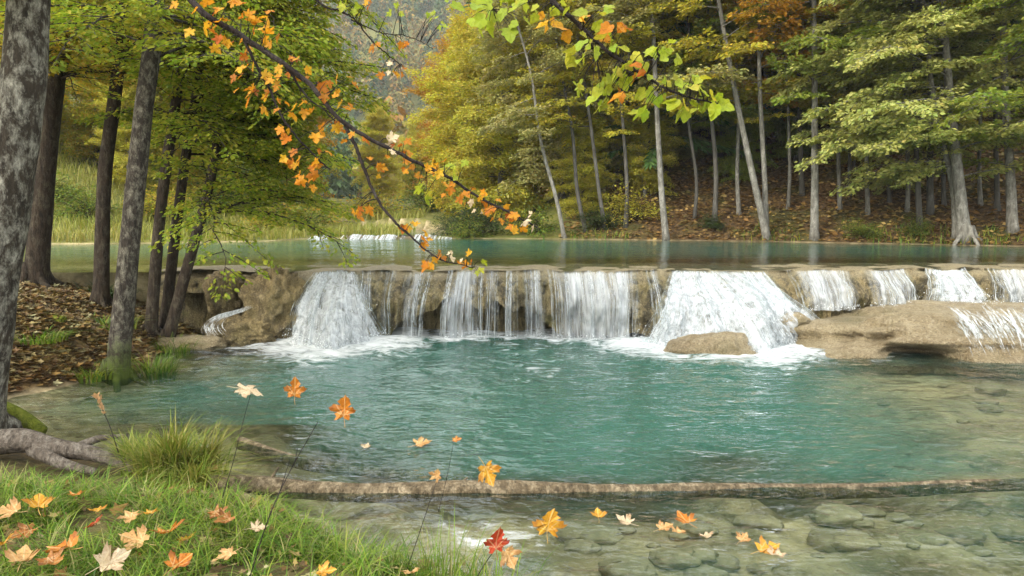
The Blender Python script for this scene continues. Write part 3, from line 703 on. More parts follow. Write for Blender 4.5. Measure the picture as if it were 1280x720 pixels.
for i in range(44):
    px, py = 660 + 620 * rs.rand(), 628 + 90 * rs.rand()
    if i > 34: px, py = 1060 + 220 * rs.rand(), 480 + 90 * rs.rand()
    c_ = onz(px, py, -.2); c_[2] = hz(c_[0], c_[1]) + .01; r_ = .04 + .13 * rs.rand()**1.6
    rock('sunken_stone', 'brown stone lying under the clear shallow water at lower right', 'stone', c_, (r_ * 1.3, r_, min(.11, r_ * .45)), M['bed_stone'], 20 + i, .9, .42, 1.3, group='stones under the shallow water', res=(28, 18))
# thin stream between the left boulders
rt = empty('cascade', (-5.0, 14.4, .55), 'small stream slipping between the tufa boulders at far left', 'waterfall')
mb = MB()
pth = spline([at(322, 378, 14.3), at(300, 388, 14.0), at(275, 396, 13.85), at(262, 408, 13.7), at(268, 420, 13.5)], 24)
for k in range(70):
    tt = np.linspace(0, 1, 24)[:, None]; off = rs.randn(3) * np.array([.07, .04, .02]) * (.4 + .9 * tt); a0, a1 = sorted((int(rs.rand() * 9), 24 - int(rs.rand() * 6)))
    wdt = (.004 + .014 * rs.rand()**2) * np.sin(np.pi * np.clip((tt * 24 - a0) / (a1 - a0), .02, .98))
    p = pth + off; mb.add(np.stack([p + wdt * [.7, 0, .7], p - wdt * [.7, .3, .7]], 1).reshape(-1, 3)[2 * a0:2 * a1], grid_faces(a1 - a0, 2))
o = mb.build('strands', M['stream_dense']); o.parent = rt; o.matrix_parent_inverse = Matrix.Translation(-rt.location)
# water over the right part of the slab
rt = empty('cascade', (9.2, 13.3, .5), 'thin white sheet of water slipping down the right side of the tan slab', 'waterfall')
mb = MB()
for k in range(260):
    q_ = rs.rand(); a_ = at(1180 + 110 * q_, 380 + 26 * rs.rand(), 13.2); b_ = at(1215 + 100 * np.clip(q_ + .05 * rs.randn(), 0, 1), 412 + 34 * rs.rand(), 12.4)
    p = spline([a_, a_ * .5 + b_ * .5 + [0, 0, .06 + .02 * rs.randn()], b_], 10); wdt = (.004 + .022 * rs.rand()**2) * np.sin(np.pi * np.linspace(.03, .97, 10))[:, None]
    mb.add(np.stack([p - wdt * [1, 0, 0], p + wdt * [1, 0, 0]], 1).reshape(-1, 3), grid_faces(10, 2))
o = mb.build('strands', M['stream']); o.parent = rt; o.matrix_parent_inverse = Matrix.Translation(-rt.location)

# ------------------------------------------------------------------ the air
hb = MB(); a_ = np.array([(x, y, z) for x in (-620, 620) for y in (-120, 960) for z in (-3.2, 360)], float)
hb.add(a_, np.array([[0, 1, 3, 2], [4, 6, 7, 5], [0, 4, 5, 1], [2, 3, 7, 6], [0, 2, 6, 4], [1, 5, 7, 3]]))
m = bpy.data.materials.new('air'); m.use_nodes = True; m.node_tree.nodes.clear()
vo = m.node_tree.nodes.new('ShaderNodeVolumePrincipled'); vo.inputs['Density'].default_value = .00036; vo.inputs['Color'].default_value = (.9, .94, .98, 1)
mo = m.node_tree.nodes.new('ShaderNodeOutputMaterial'); m.node_tree.links.new(vo.outputs[0], mo.inputs['Volume'])
tag(hb.build('haze', m, smooth=False), kind='stuff')

# ------------------------------------------------------------------ tree builders
def sprays(rs, branches, leaf, T, tw_m=5.0, dens=60, flat=.22, tlen=.42, layer=.03, hang=.0):
    """branches: (p0, azimuth, elevation, length, droop, radius). Returns leaf and wood builders."""
    LP, LD, LN = [], [], []; wood = MB()
    for (p0, az, el, L, droop, r) in branches:
        s = np.linspace(0, 1, 9); dh = np.array([math.sin(az), math.cos(az), 0]); sh = np.array([dh[1], -dh[0], 0])
        wig = np.cumsum(rs.randn(9)) * .03 * L
        pos = p0 + L * (s * math.cos(el))[:, None] * dh + (L * (s * math.sin(el) - droop * s * s))[:, None] * np.array([0, 0, 1]) + (wig * s)[:, None] * sh
        add_tube(wood, pos, r * (1 - s * .85), 4, cap=False)
        n = max(3, int(L * tw_m))
        for k in range(n):
            t = .12 + .88 * (k + rs.rand()) / n
            fi = min(t, .999) * 8; i = int(fi); b = pos[i] + (pos[i + 1] - pos[i]) * (fi - i)
            bd = pos[i + 1] - pos[i]; bd /= np.linalg.norm(bd)
            side = 1 if k % 2 else -1; ang = math.radians(38 + 30 * rs.rand())
            sd_ = np.cross(bd, [0, 0, 1]); sd_ /= np.linalg.norm(sd_) + 1e-9
            td = bd * math.cos(ang) + sd_ * side * math.sin(ang) + np.array([0, 0, rs.randn() * .14 - hang])
            if k == n - 1: td = bd
            tl = (L * tlen * (1.08 - .8 * t) + .12) * (.6 + .7 * rs.rand())
            m = max(4, int(tl * dens)); q = rs.rand(m)**.8
            tp = b + td * (q * tl)[:, None]; tp[:, 2] -= .10 * tl * q * q + hang * tl * q * q
            e = b + td * tl - np.array([0, 0, .10 * tl])
            if tl > .3: add_tube(wood, np.stack([b, (b + e) / 2 + [0, 0, .02], e]), np.array([r * .3, r * .2, r * .08]) + .002, 3, cap=False)
            sgn = np.where(np.arange(m) % 2, 1, -1)[:, None]
            s2 = np.cross(td, [0, 0, 1]); s2 /= np.linalg.norm(s2) + 1e-9
            ld = td * .7 + s2 * sgn * (.4 + .7 * rs.rand(m)[:, None]) + rs.randn(m, 3) * .22; ld[:, 2] -= .25
            off = rs.rand(m)**1.3 * .36 * tl * (1.1 - .8 * q)
            tp = tp + s2 * sgn * off[:, None] + td * (off * .5)[:, None] + rs.randn(m, 3) * layer * np.array([1, 1, 1.0]); tp[:, 2] -= off * off * .3
            LP.append(tp); LD.append(ld); LN.append(np.array([0, 0, 1.0]) + rs.randn(m, 3) * flat)
    lm = MB(); P = np.concatenate(LP); k = len(P)
    place(lm, T, P, np.concatenate(LD), np.concatenate(LN), leaf * (.65 + .6 * rs.rand(k)))
    return lm, wood

def trunk_mesh(path, r0, r1, sides=12, flare=1.5, rough=.10, seed=0, n=34):
    p = spline(path, n); L = np.linalg.norm(np.diff(p, axis=0), axis=1).sum()
    s = np.linspace(0, 1, n); hgt = s * L
    r = r0 + (r1 - r0) * s**.9; r = r * (1 + (flare - 1) * np.exp(-hgt / (r0 * 2.4 + .02)))
    mb = MB(); add_tube(mb, p, r, sides, rough, seed=seed)
    if flare > 1.3:          # root flares running out from the foot
        k = 5
        for a in range(k):
            az = a / k * 2 * math.pi + seed; d = np.array([math.cos(az), math.sin(az), 0])
            q = spline([p[0] + np.array([0, 0, r0 * 2.6]) + d * r0 * .6, p[0] + d * r0 * 1.3 + np.array([0, 0, r0 * 1.1]), p[0] + d * r0 * 2.3 + np.array([0, 0, r0 * .35]), p[0] + d * r0 * 3.0 + np.array([0, 0, -.16])], 9)
            add_tube(mb, q, np.linspace(r0 * .5, r0 * .2, 9), 7, .15, seed=seed + a)
    return mb, p

def parent_keep(o, root):
    o.parent = root; o.matrix_parent_inverse = Matrix.Translation(-Vector(root.location))

# ---- left bank trees: trunk given by pixels at a distance, crown grown on it
def left_tree(label, pts, D, r0, r1, bk, lm, nbr, zr, Lr, azr, seed, top, leaf=.075, foot=None, tw=6, dens=76, flare=1.4):
    rs = np.random.RandomState(seed); r_ = random.Random(seed)
    W = [at(px, py, D + dd) for (px, py, dd) in pts]
    gz = hz(W[0][0], W[0][1]); W[0][2] = gz - .12
    d = W[-1] - W[-2]; d /= np.linalg.norm(d); d = d * .5 + np.array([0, 0, .5]); d /= np.linalg.norm(d)
    W.append(W[-1] + d * (top - W[-1][2]) * .5); W.append(W[-1] + d * (top - W[-1][2]))
    root = empty('maple_tree', W[0], label, 'tree', 'trees on the left bank')
    mb, p = trunk_mesh(W, r0, r1, 18, flare, .12, seed, 44)
    parent_keep(mb.build('trunk', bk), root)
    br = []
    for k in range(nbr):
        z = zr[0] + (zr[1] - zr[0]) * r_.random(); i = int(np.argmin(abs(p[:, 2] - z)))
        az = math.radians(azr[0] + (azr[1] - azr[0]) * r_.random()); L = Lr[0] + (Lr[1] - Lr[0]) * r_.random()
        br.append((p[i], az, math.radians(r_.uniform(-8, 30)), L, r_.uniform(.18, .5), .008 + .007 * L))
    lmb, wd = sprays(rs, br, leaf, LEAF6, tw, dens, flat=.45)
    parent_keep(wd.build('limbs', bk), root)
    parent_keep(lmb.build('crown', lm, smooth=False), root)
    return root
A_ = (-180, 180)
left_tree('thickest trunk at the left edge, bark patched with pale lichen', [(-52, 490, 0), (-4, 300, 0), (22, 150, 0), (36, 0, .1)], 7.9, .27, .14, M['bark_big'], M['leaf_left'], 14, (4.6, 7.5), (1.6, 3.2), A_, 11, 11)
left_tree('dark brown trunk just behind the pale lichened trunk at the left edge', [(42, 336, 0), (56, 220, 0), (68, 110, 0), (86, 0, 0)], 14.6, .20, .11, M['bark_dark'], M['leaf_left_yellow'], 24, (4.6, 8.6), (1.8, 3.6), A_, 12, 14)
left_tree('straight slim dark trunk standing alone, third from the left edge', [(123, 340, 0), (131, 220, 0), (145, 110, 0), (157, 0, 0)], 14.0, .13, .075, M['bark_dark'], M['leaf_left_yellow'], 24, (4.5, 8.4), (1.6, 3.4), A_, 13, 13)
left_tree('mottled grey leaning trunk with a mossy foot at the water edge', [(143, 440, 0), (160, 330, 0), (178, 150, .1), (195, 0, .2)], 11.4, .155, .10, M['bark_mott'], M['leaf_left'], 22, (4.2, 7.6), (1.4, 2.8), A_, 14, 12)
left_tree('leftmost of the three slender leaning trunks rising from one clump', [(186, 392, 0), (200, 270, 0), (218, 140, .1), (238, 10, .2)], 13.6, .10, .06, M['bark_dark'], M['leaf_left'], 32, (3.6, 7.6), (1.4, 3.2), (-60, 170), 15, 11)
left_tree('middle of the three slender leaning trunks rising from one clump', [(203, 392, 0), (222, 270, 0), (238, 160, .1), (254, 70, .2), (268, -10, .3)], 13.9, .095, .05, M['bark_dark'], M['leaf_left'], 34, (3.2, 7.6), (1.2, 2.7), (-20, 170), 16, 10)
left_tree('rightmost of the three slender leaning trunks, bending right with low green sprays', [(206, 388, 0), (238, 320, 0), (262, 230, .1), (275, 150, .2), (284, 60, .3)], 13.7, .10, .05, M['bark_dark'], M['leaf_left'], 54, (2.2, 7.0), (1.2, 2.7), (20, 165), 17, 9, tw=6)

# ---- shared crowns for the woods
def beech_crown(seed, H, zb, Lmax, n, leaf=.15, tw=4.2, dens=75, low=.0, azr=None, el=(-4, 28), flat=.5, layer=.05):
    rs = np.random.RandomState(seed); br = []
    for k in range(n):
        q = (k + rs.rand()) / n; z = zb + (H - zb) * q
        L = Lmax * (.45 + .6 * math.sin(math.pi * min(1, .18 + q * .66))) * (.65 + .5 * rs.rand()) * (1 - .35 * q**4)
        az = rs.rand() * 2 * math.pi
        if azr and q < .45 and k % 3: az = rs.uniform(*azr)
        br.append((np.array([0, 0, z]), az, math.radians(rs.uniform(*el) + 38 * q * q), L, rs.uniform(.08, .32), .008 + .006 * L))
    lm, wd = sprays(rs, br, leaf, LEAF4, tw, dens, flat=flat, layer=layer)
    return lm.mesh('crown', M['leaf_olive'], False), wd.mesh('limbs', M['bark_beech_dim'])
def spruce_crown(seed, H, Lmax, zb, n):
    rs = np.random.RandomState(seed); LP, LD, LN, LS = [], [], [], []; wd = MB()
    for k in range(n):
        q = ((k + rs.rand()) / n); z = zb + (H - zb) * q
        L = Lmax * (1 - q)**.75 * (.7 + .5 * rs.rand()) + .15; az = rs.rand() * 2 * math.pi
        s = np.linspace(0, 1, 7); dh = np.array([math.sin(az), math.cos(az), 0])
        pos = np.array([0, 0, z]) + (L * s)[:, None] * dh + np.array([0, 0, 1.0]) * (L * (.05 * s - .42 * s * s + .16 * s**4))[:, None]
        add_tube(wd, pos, .02 * (1 - .8 * s) + .004, 3, cap=False)
        m = int(L * 60) + 10; t = .12 + .88 * rs.rand(m); p = np.stack([np.interp(t, s, pos[:, i]) for i in range(3)], 1)
        sd_ = np.array([dh[1], -dh[0], 0]); sg = rs.choice([-1, 1], m)[:, None]
        d = dh * (.55 + .3 * rs.rand(m)[:, None]) + sd_ * sg * (.9 * rs.rand(m)[:, None]); d[:, 2] -= .25 + .55 * rs.rand(m)
        LP.append(p); LD.append(d); LN.append(np.array([0, 0, 1.]) + rs.randn(m, 3) * .5); LS.append((.30 + .32 * rs.rand(m)) * (1.15 - .45 * t))
    lm = MB(); place(lm, NEEDLE, np.concatenate(LP), np.concatenate(LD), np.concatenate(LN), np.concatenate(LS))
    return lm.mesh('crown', M['spruce'], False), wd.mesh('limbs', M['bark_spruce'])
TALL = [beech_crown(40 + i, 17, 4.6, 3.3, 38) for i in range(3)]          # bare lower trunk
LAYR = [beech_crown(50 + i, 15, 1.9, 4.6, 54, azr=(-2.3, -.9)) for i in range(2)]  # low layered sprays
BUSH = [beech_crown(60 + i, 11, .6, 3.2, 110, leaf=.15, tw=4.0, dens=75, el=(-12, 52), flat=.9, layer=.13) for i in range(3)]  # leafy to the ground
SPRC = [spruce_crown(70 + i, 20, 3.1, 1.3, 190) for i in range(3)]
SPYG = [spruce_crown(80 + i, 9, 2.0, .4, 110) for i in range(1)]

def objmat(o, mat):
    o.material_slots[0].link = 'OBJECT'; o.material_slots[0].material = mat
def wood_tree(name, label, group, base, top, r0, crown, Hc, leafmat, bk, sc=1.0, rot=0.0, flare=1.28, cat='tree', wig=.06, ztr=None):
    """base: world point on the ground; top: point the trunk axis passes through high up"""
    base = np.array(base, float); base[2] = hz(base[0], base[1]) - .1
    ax = np.array(top, float) - base; ax /= np.linalg.norm(ax)
    H = Hc * sc; rs = np.random.RandomState(int(abs(base[0] * 131 + base[1] * 17)) % 9999)
    root = empty(name, base, label, cat, group)
    path = [base + ax * H * q + np.array([rs.randn(), rs.randn(), 0]) * wig * (0 if q in (0,) else 1) for q in (0, .12, .3, .5, .72, .97)]
    mb, p = trunk_mesh(path, r0, .02, 10, flare, .08, base[0], 26)
    parent_keep(mb.build('trunk', bk), root)
    q = Vector((0, 0, 1)).rotation_difference(Vector(ax))
    for nm, me in zip(('crown', 'limbs'), crown):
        o = bpy.data.objects.new(nm, me); COL.objects.link(o); o.parent = root
        o.rotation_mode = 'QUATERNION'; o.rotation_quaternion = q @ Matrix.Rotation(rot, 4, 'Z').to_quaternion(); o.scale = (sc,) * 3
        objmat(o, leafmat if nm == 'crown' else bk)
    return root
def shore(px, py, dz=0.0):
    """point on the terrain under a pixel (marches along the ray)"""
    d = ray(px, py); t = np.arange(14, 120, .1); P = np.array([0, 0, CAMZ]) + d * t[:, None]
    z = terrain(P[:, 0], P[:, 1])[0]; k = np.argmax(P[:, 2] <= np.maximum(z, 1.2)); return P[k]
def px_tree(name, label, group, bpx, bpy_, tpx, tpy, wpx, crown, Hc, lm, bk, **k):
    b = shore(bpx, bpy_)
    if b[1] < 20: b = at(bpx, bpy_, 26)
    r = max(.05, wpx * b[1] / F / 2)
    return wood_tree(name, label, group, b, at(tpx, tpy, b[1] + .4), r, crown, Hc, lm, bk, **k)
GB = 'beech trees on the far bank'
B, BD = M['bark_beech'], M['bark_beech_dim']
px_tree('beech_tree', 'large pale beech with curved foot at the shore, far right, with layered pale sprays', GB, 1207, 303, 1175, 0, 17, LAYR[0], 15, M['leaf_beech_pale'], B, rot=.0, flare=1.5)
px_tree('beech_tree', 'second stem leaning left from the same foot as the large pale beech', GB, 1196, 300, 1160, 60, 10, TALL[1], 17, M['leaf_beech_pale'], B, rot=1.9, sc=.85)
px_tree('beech_tree', 'pale trunk near the right edge, right of the large pale beech', GB, 1266, 288, 1252, 0, 14, LAYR[1], 15, M['leaf_beech_green'], B, rot=2.4)
px_tree('beech_tree', 'thin grey trunk just left of the trunk near the right edge', GB, 1247, 262, 1240, 20, 7, TALL[0], 17, M['leaf_yellow'], BD, rot=.9)
px_tree('beech_tree', 'slim trunk left of the large pale beech, higher up the slope', GB, 1163, 268, 1160, 20, 9, TALL[2], 17, M['leaf_beech_pale'], BD, rot=3.0)
px_tree('beech_tree', 'thin straight trunk beside the slim one left of the large beech', GB, 1150, 284, 1142, 60, 8, LAYR[1], 15, M['leaf_beech_pale'], BD, rot=4.4, sc=.8)
px_tree('beech_tree', 'straight pale trunk rising alone from the shore between the leaning pair and the layered beech', GB, 1018, 300, 1016, 20, 11, TALL[1], 17, M['leaf_beech_green'], B, rot=.2)
px_tree('beech_tree', 'thin grey trunk behind the straight pale trunk on the slope', GB, 1003, 244, 1000, 60, 7, TALL[0], 17, M['leaf_olive'], BD, rot=2.2)
px_tree('beech_tree', 'pale trunk leaning left from the shore, left of a pair', GB, 960, 300, 903, 30, 10, TALL[2], 17, M['leaf_yellow'], B, rot=5.1)
px_tree('beech_tree', 'upright pale trunk sharing its foot with the left leaning one', GB, 958, 293, 951, 80, 8, TALL[0], 17, M['leaf_orange'], B, rot=4.0)
px_tree('beech_tree', 'thin trunk with yellow leaves left of the leaning pair', GB, 893, 280, 887, 90, 7, TALL[1], 17, M['leaf_olive'], BD, rot=1.1)
px_tree('beech_tree', 'slender grey trunk at the shore in front of the drooping spruces', GB, 833, 300, 821, 120, 9, TALL[2], 17, M['leaf_greyolive'], B, rot=2.8)
px_tree('beech_tree', 'thin pale trunk leaning left, leftmost on the far bank', GB, 706, 298, 678, 170, 6, TALL[0], 17, M['leaf_greyolive'], B, rot=.5, sc=.7)
px_tree('beech_tree', 'thin pale trunk in the middle of the three at the leafy thicket', GB, 733, 290, 716, 180, 6, TALL[1], 17, M['leaf_yellow'], BD, rot=3.7, sc=.75)
px_tree('beech_tree', 'thin pale trunk on the right of the three at the leafy thicket', GB, 757, 288, 742, 180, 6, TALL[2], 17, M['leaf_olive'], BD, rot=5.5, sc=.8)

for i, (bx, by, tx, wd_) in enumerate([(1085, 268, 1080, 6), (1112, 254, 1109, 5), (1134, 264, 1128, 6), (1180, 256, 1176, 6), (924, 268, 920, 6), (868, 274, 862, 5), (1050, 262, 1046, 6), (782, 284, 776, 6), (1226, 258, 1223, 6), (1062, 246, 1060, 5), (985, 262, 981, 5)]):
    px_tree('beech_tree', 'slim grey trunk among many on the leaf covered slope of the far bank', 'slim trunks on the wooded slope', bx, by, tx, 60, wd_, TALL[i % 3], 17, M[('leaf_olive', 'leaf_yellow', 'leaf_beech_green')[i % 3]], (B, BD)[i % 2], rot=i * 1.9, sc=.72)
GY = 'yellow beeches at the end of the pool'
def wt(x, y, *a, **k): return wood_tree(*a[:3], (x, y, 0), (x + k.pop('lean', .3), y, 12), *a[3:], **k)
wt(-2.2, 36, 'beech_tree', 'golden yellow beech at the left end of the leafy wall behind the pool', GY, .13, BUSH[0], 11, M['leaf_yellow'], BD, sc=.78, rot=.3)
wt(-.6, 33.0, 'beech_tree', 'orange tinted leafy beech low behind the head of the pool', GY, .13, BUSH[1], 11, M['leaf_olive'], BD, sc=.78, rot=1.3)
wt(.2, 38, 'beech_tree', 'tall yellow olive beech with the highest rounded crown of the leafy wall', GY, .17, BUSH[2], 11, M['leaf_yellow'], BD, sc=1.05, rot=2.3)
wt(2.0, 32.5, 'beech_tree', 'grey olive leafy beech behind the thin pale trunks', GY, .15, BUSH[0], 11, M['leaf_greyolive'], BD, sc=.95, rot=4.3)
wt(3.4, 36, 'beech_tree', 'tall beech with faded orange crown between yellow wall and spruces', GY, .18, BUSH[1], 11, M['leaf_olive'], BD, sc=1.2, rot=5.3)
wt(-3.6, 47, 'beech_tree', 'yellow beech far back beside the valley gap', GY, .18, BUSH[1], 11, M['leaf_orange'], BD, sc=.8, rot=3.3)
wt(1.2, 46, 'beech_tree', 'orange beech peeking over the leafy wall', GY, .18, BUSH[2], 11, M['leaf_orange'], BD, sc=1.3, rot=.9)

GS = 'spruces in the dark wood'
Sp, Sl, BS = M['spruce'], M['spruce_light'], M['bark_spruce']
for (x, y, v, sc, rt_, lab, mt_) in [
    (5.6, 31.5, 0, 1.0, .3, 'dark spruce with drooping boughs behind the slender grey trunk', Sp),
    (7.4, 34.0, 1, 1.1, 1.3, 'dark spruce between the drooping one and the leaning pair', Sp),
    (3.9, 40.0, 2, 1.25, 2.3, 'tall spruce behind the faded orange beech', Sp),
    (10.2, 33.0, 0, 1.0, 3.3, 'fresh green spruce right behind the leaning pair', Sl),
    (12.6, 33.5, 1, 1.05, 4.3, 'fresh green spruce behind the straight pale trunk', Sl),
    (15.4, 33.5, 2, 1.1, 5.3, 'dark spruce left of the layered pale beech', Sp),
    (19.5, 33.0, 0, 1.1, .8, 'dark spruce behind the layered pale beech', Sp),
    (23.0, 33.5, 1, 1.15, 1.8, 'dark spruce at the right edge of the wood', Sp),
    (-2.4, 66.0, 2, 1.05, 2.8, 'single dark spruce standing above the yellow beeches', Sp),
    ]:
    wood_tree('spruce_tree', lab, GS, (x, y, 0), (x, y, 15), .17 * sc, SPRC[v], 20, mt_, BS, sc=sc, rot=rt_)
k = 0
for (x, y) in [(6.5, 39), (9, 38.5), (11.3, 38), (14, 38.5), (17, 38), (20, 39), (22.5, 38), (26, 38), (8, 44), (11.5, 45), (15, 44), (18.5, 45), (23, 44), (28, 45), (31, 40), (13, 52), (19, 53), (25, 52), (32, 52), (28.5, 33.5), (6, 50), (8.6, 36), (11.6, 35.6), (13.8, 36), (16.4, 35.8), (18.6, 36), (21.2, 35.5), (24.8, 35.5), (27, 41), (5.2, 36), (16.5, 41), (10, 41.5), (21, 42)]:
    k += 1
    if k % 4 == 0:
        wood_tree('beech_tree', 'dim beech trunk deep in the dark wood on the slope', 'beeches deep in the dark wood', (x, y, 0), (x + .4, y, 15), .16, TALL[k % 3], 17, M['leaf_olive'] if k % 8 else M['leaf_yellow'], BD, sc=1.05, rot=k)
    else:
        wood_tree('spruce_tree', 'dim spruce deep in the dark wood on the slope', 'spruces deep in the dark wood', (x, y, 0), (x, y, 15), .18, SPRC[k % 3], 20, Sp, BS, sc=1.0 + .1 * (k % 3), rot=k * 1.7)

GU = 'young beeches of the understory'
for i, (x, y, mt_, sc, lab) in enumerate([(5.0, 30.2, 'leaf_olive', .36, 'young olive beech between the slender grey trunk and the three thin pale ones'), (6.6, 33.0, 'leaf_greyolive', .42, 'young grey green beech behind the slender grey trunk'),
    (8.6, 30.6, 'leaf_beech_green', .34, 'small green beech behind the foot of the leaning pair'), (9.4, 34.0, 'leaf_yellow', .5, 'young yellow beech up the slope right of the leaning pair'), (11.0, 31.5, 'leaf_beech_green', .38, 'small green beech left of the straight pale trunk'),
    (12.8, 30.4, 'leaf_olive', .34, 'small olive beech right of the straight pale trunk'), (14.8, 32.4, 'leaf_beech_pale', .42, 'young pale beech on the slope left of the layered beech'), (16.6, 30.4, 'leaf_olive', .34, 'young olive beech behind the layered beech'),
    (19.6, 30.5, 'leaf_beech_pale', .42, 'young pale beech near the right edge of the slope'), (4.0, 33.5, 'leaf_yellow', .55, 'young yellow beech behind the three thin pale trunks'), (2.6, 29.8, 'leaf_olive', .36, 'small leafy beech near the three thin pale trunks at the shore')]):
    wt(x, y, 'beech_tree', lab, GU, .07, BUSH[i % 3], 11, M[mt_], BD, sc=sc, rot=i * 1.3)
GG = 'golden beeches above the dark wood'
for i, (x, y, mt_, sc, lab) in enumerate([(8.2, 32.0, 'leaf_orange', 1.0, 'golden orange beech crown above the leaning pair'), (7.0, 36.5, 'leaf_yellow', 1.2, 'golden beech crown between two dark spruces'), (13.0, 36.5, 'leaf_yellow', 1.2, 'yellow beech crown high behind the straight pale trunk'),
    (18.0, 34.5, 'leaf_yellow', 1.1, 'yellow beech crown high behind the layered beech'), (22.5, 31.5, 'leaf_beech_pale', 1.0, 'pale beech crown reaching in from the right edge'), (3.0, 34.0, 'leaf_yellow', .95, 'golden beech crown over the three thin pale trunks')]):
    wt(x, y, 'beech_tree', lab, GG, .13, LAYR[i % 2], 15, M[mt_], BD, sc=sc, rot=i * 2.1)

# left background trees
GL = 'trees beyond the left meadow'
k = 0
for (x, y, mt_, sc) in [(-14.5, 39, 'leaf_left_yellow', .8), (-13, 34, 'leaf_beech_green', .8), (-17, 36, 'leaf_yellow', .9), (-21, 33, 'leaf_olive', .9), (-24, 37, 'leaf_yellow', 1.), (-14.5, 44, 'leaf_left', 1.), (-20, 46, 'leaf_yellow', 1.1),
                        (-27, 45, 'leaf_left_yellow', 1.1), (-32, 42, 'leaf_olive', 1.), (-15, 55, 'leaf_left_yellow', .9), (-12, 72, 'leaf_yellow', .7), (-17, 60, 'leaf_orange', 1.1), (-25, 60, 'leaf_olive', 1.2), (-35, 58, 'leaf_yellow', 1.2), (-6.8, 58, 'leaf_olive', .42), (-11, 92, 'leaf_olive', .8)] + [(-13 - 5.2 * i + 2.5 * (i * 7 % 3), 33.5 + 5.3 * (i * 5 % 4), ('leaf_yellow', 'leaf_left_yellow', 'leaf_olive', 'leaf_beech_green')[i % 4], .42 + .12 * (i % 3)) for i in range(10)] + [(-17, 33, 'leaf_left_yellow', .5), (-20.5, 35, 'leaf_yellow', .62), (-22.5, 38, 'leaf_olive', .6), (-19, 30.5, 'leaf_left_yellow', .42), (-15, 31.5, 'leaf_olive', .4), (-25, 42, 'leaf_yellow', .7), (-13.2, 33, 'leaf_left_yellow', .45)]:
    k += 1
    wt(x, y, 'beech_tree', 'soft yellow green tree beyond the meadow, seen through the left trunks', GL, .14, BUSH[k % 3], 11, M[mt_], BD, sc=sc, rot=k * 1.1)

# shrubs
def shrub_mesh(seed, r, h, n=900, leaf=.07):
    rs = np.random.RandomState(seed); br = []
    for k in range(26):
        az = rs.rand() * 6.28; br.append((np.array([rs.randn() * r * .15, rs.randn() * r * .15, .02]), az, math.radians(rs.uniform(20, 80)), h * rs.uniform(.7, 1.15), rs.uniform(.1, .5), .008))
    lm, wd = sprays(rs, br, leaf, LEAF4, 8, 40, flat=.5, layer=.05)
    return lm.mesh('foliage', M['shrub'], False), wd.mesh('stems', M['twig'])
SHR = [shrub_mesh(90 + i, .6, 1.0) for i in range(3)]
def shrub(label, x, y, s, mt_, v, group=None):
    root = empty('shrub', (x, y, hz(x, y) - .03), label, 'shrub', group)
    for nm, me in zip(('foliage', 'stems'), SHR[v]):
        o = bpy.data.objects.new(nm, me); COL.objects.link(o); o.parent = root; o.scale = (s,) * 3; o.rotation_euler = (0, 0, x * 7)
        if nm == 'foliage': objmat(o, mt_)
GSB = 'shrubs on the far bank'
shrub('bright green low shrub on the shore right of the straight pale trunk', 11.0, 25.3, .75, M['shrub'], 0, GSB)
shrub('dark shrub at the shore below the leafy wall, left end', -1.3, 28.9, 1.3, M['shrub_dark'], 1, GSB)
shrub('olive shrub at the shore beneath the grey olive beech', .9, 28.7, 1.25, M['shrub'], 2, GSB)
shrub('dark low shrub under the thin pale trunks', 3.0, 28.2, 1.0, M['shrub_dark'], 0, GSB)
shrub('yellow green shrub beside the slender grey trunk', 4.1, 28.4, 1.3, M['leaf_olive'], 1, GSB)
shrub('low dark shrub on the shore left of the leaning pair', 6.7, 27.4, .7, M['shrub_dark'], 2, GSB)
shrub('low green shrub between the straight trunk and the layered beech', 12.6, 24.9, .6, M['shrub'], 1, GSB)
shrub('round olive bush at the right end of the distant cascade', -1.55, 28.35, .9, M['shrub'], 2, GSB)
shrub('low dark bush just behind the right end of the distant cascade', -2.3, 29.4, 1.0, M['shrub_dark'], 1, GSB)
for i, (x, y, s) in enumerate([(-9, 29.5, 1.2), (-10.8, 28, 1.), (-7.9, 31, 1.5), (-12.6, 29, 1.5), (-14.5, 27.5, 1.2), (-16.5, 28.5, 1.5), (-8.7, 34, 2.), (-12, 33, 1.8), (-18.5, 27, 1.3), (-6.2, 37, 1.8), (-4.2, 40, 2.)]):
    shrub('yellow green bush on the meadow beyond the upper pool', x, y, s, M['shrub'] if i % 3 else M['leaf_left_yellow'], i % 3, 'bushes on the meadow')

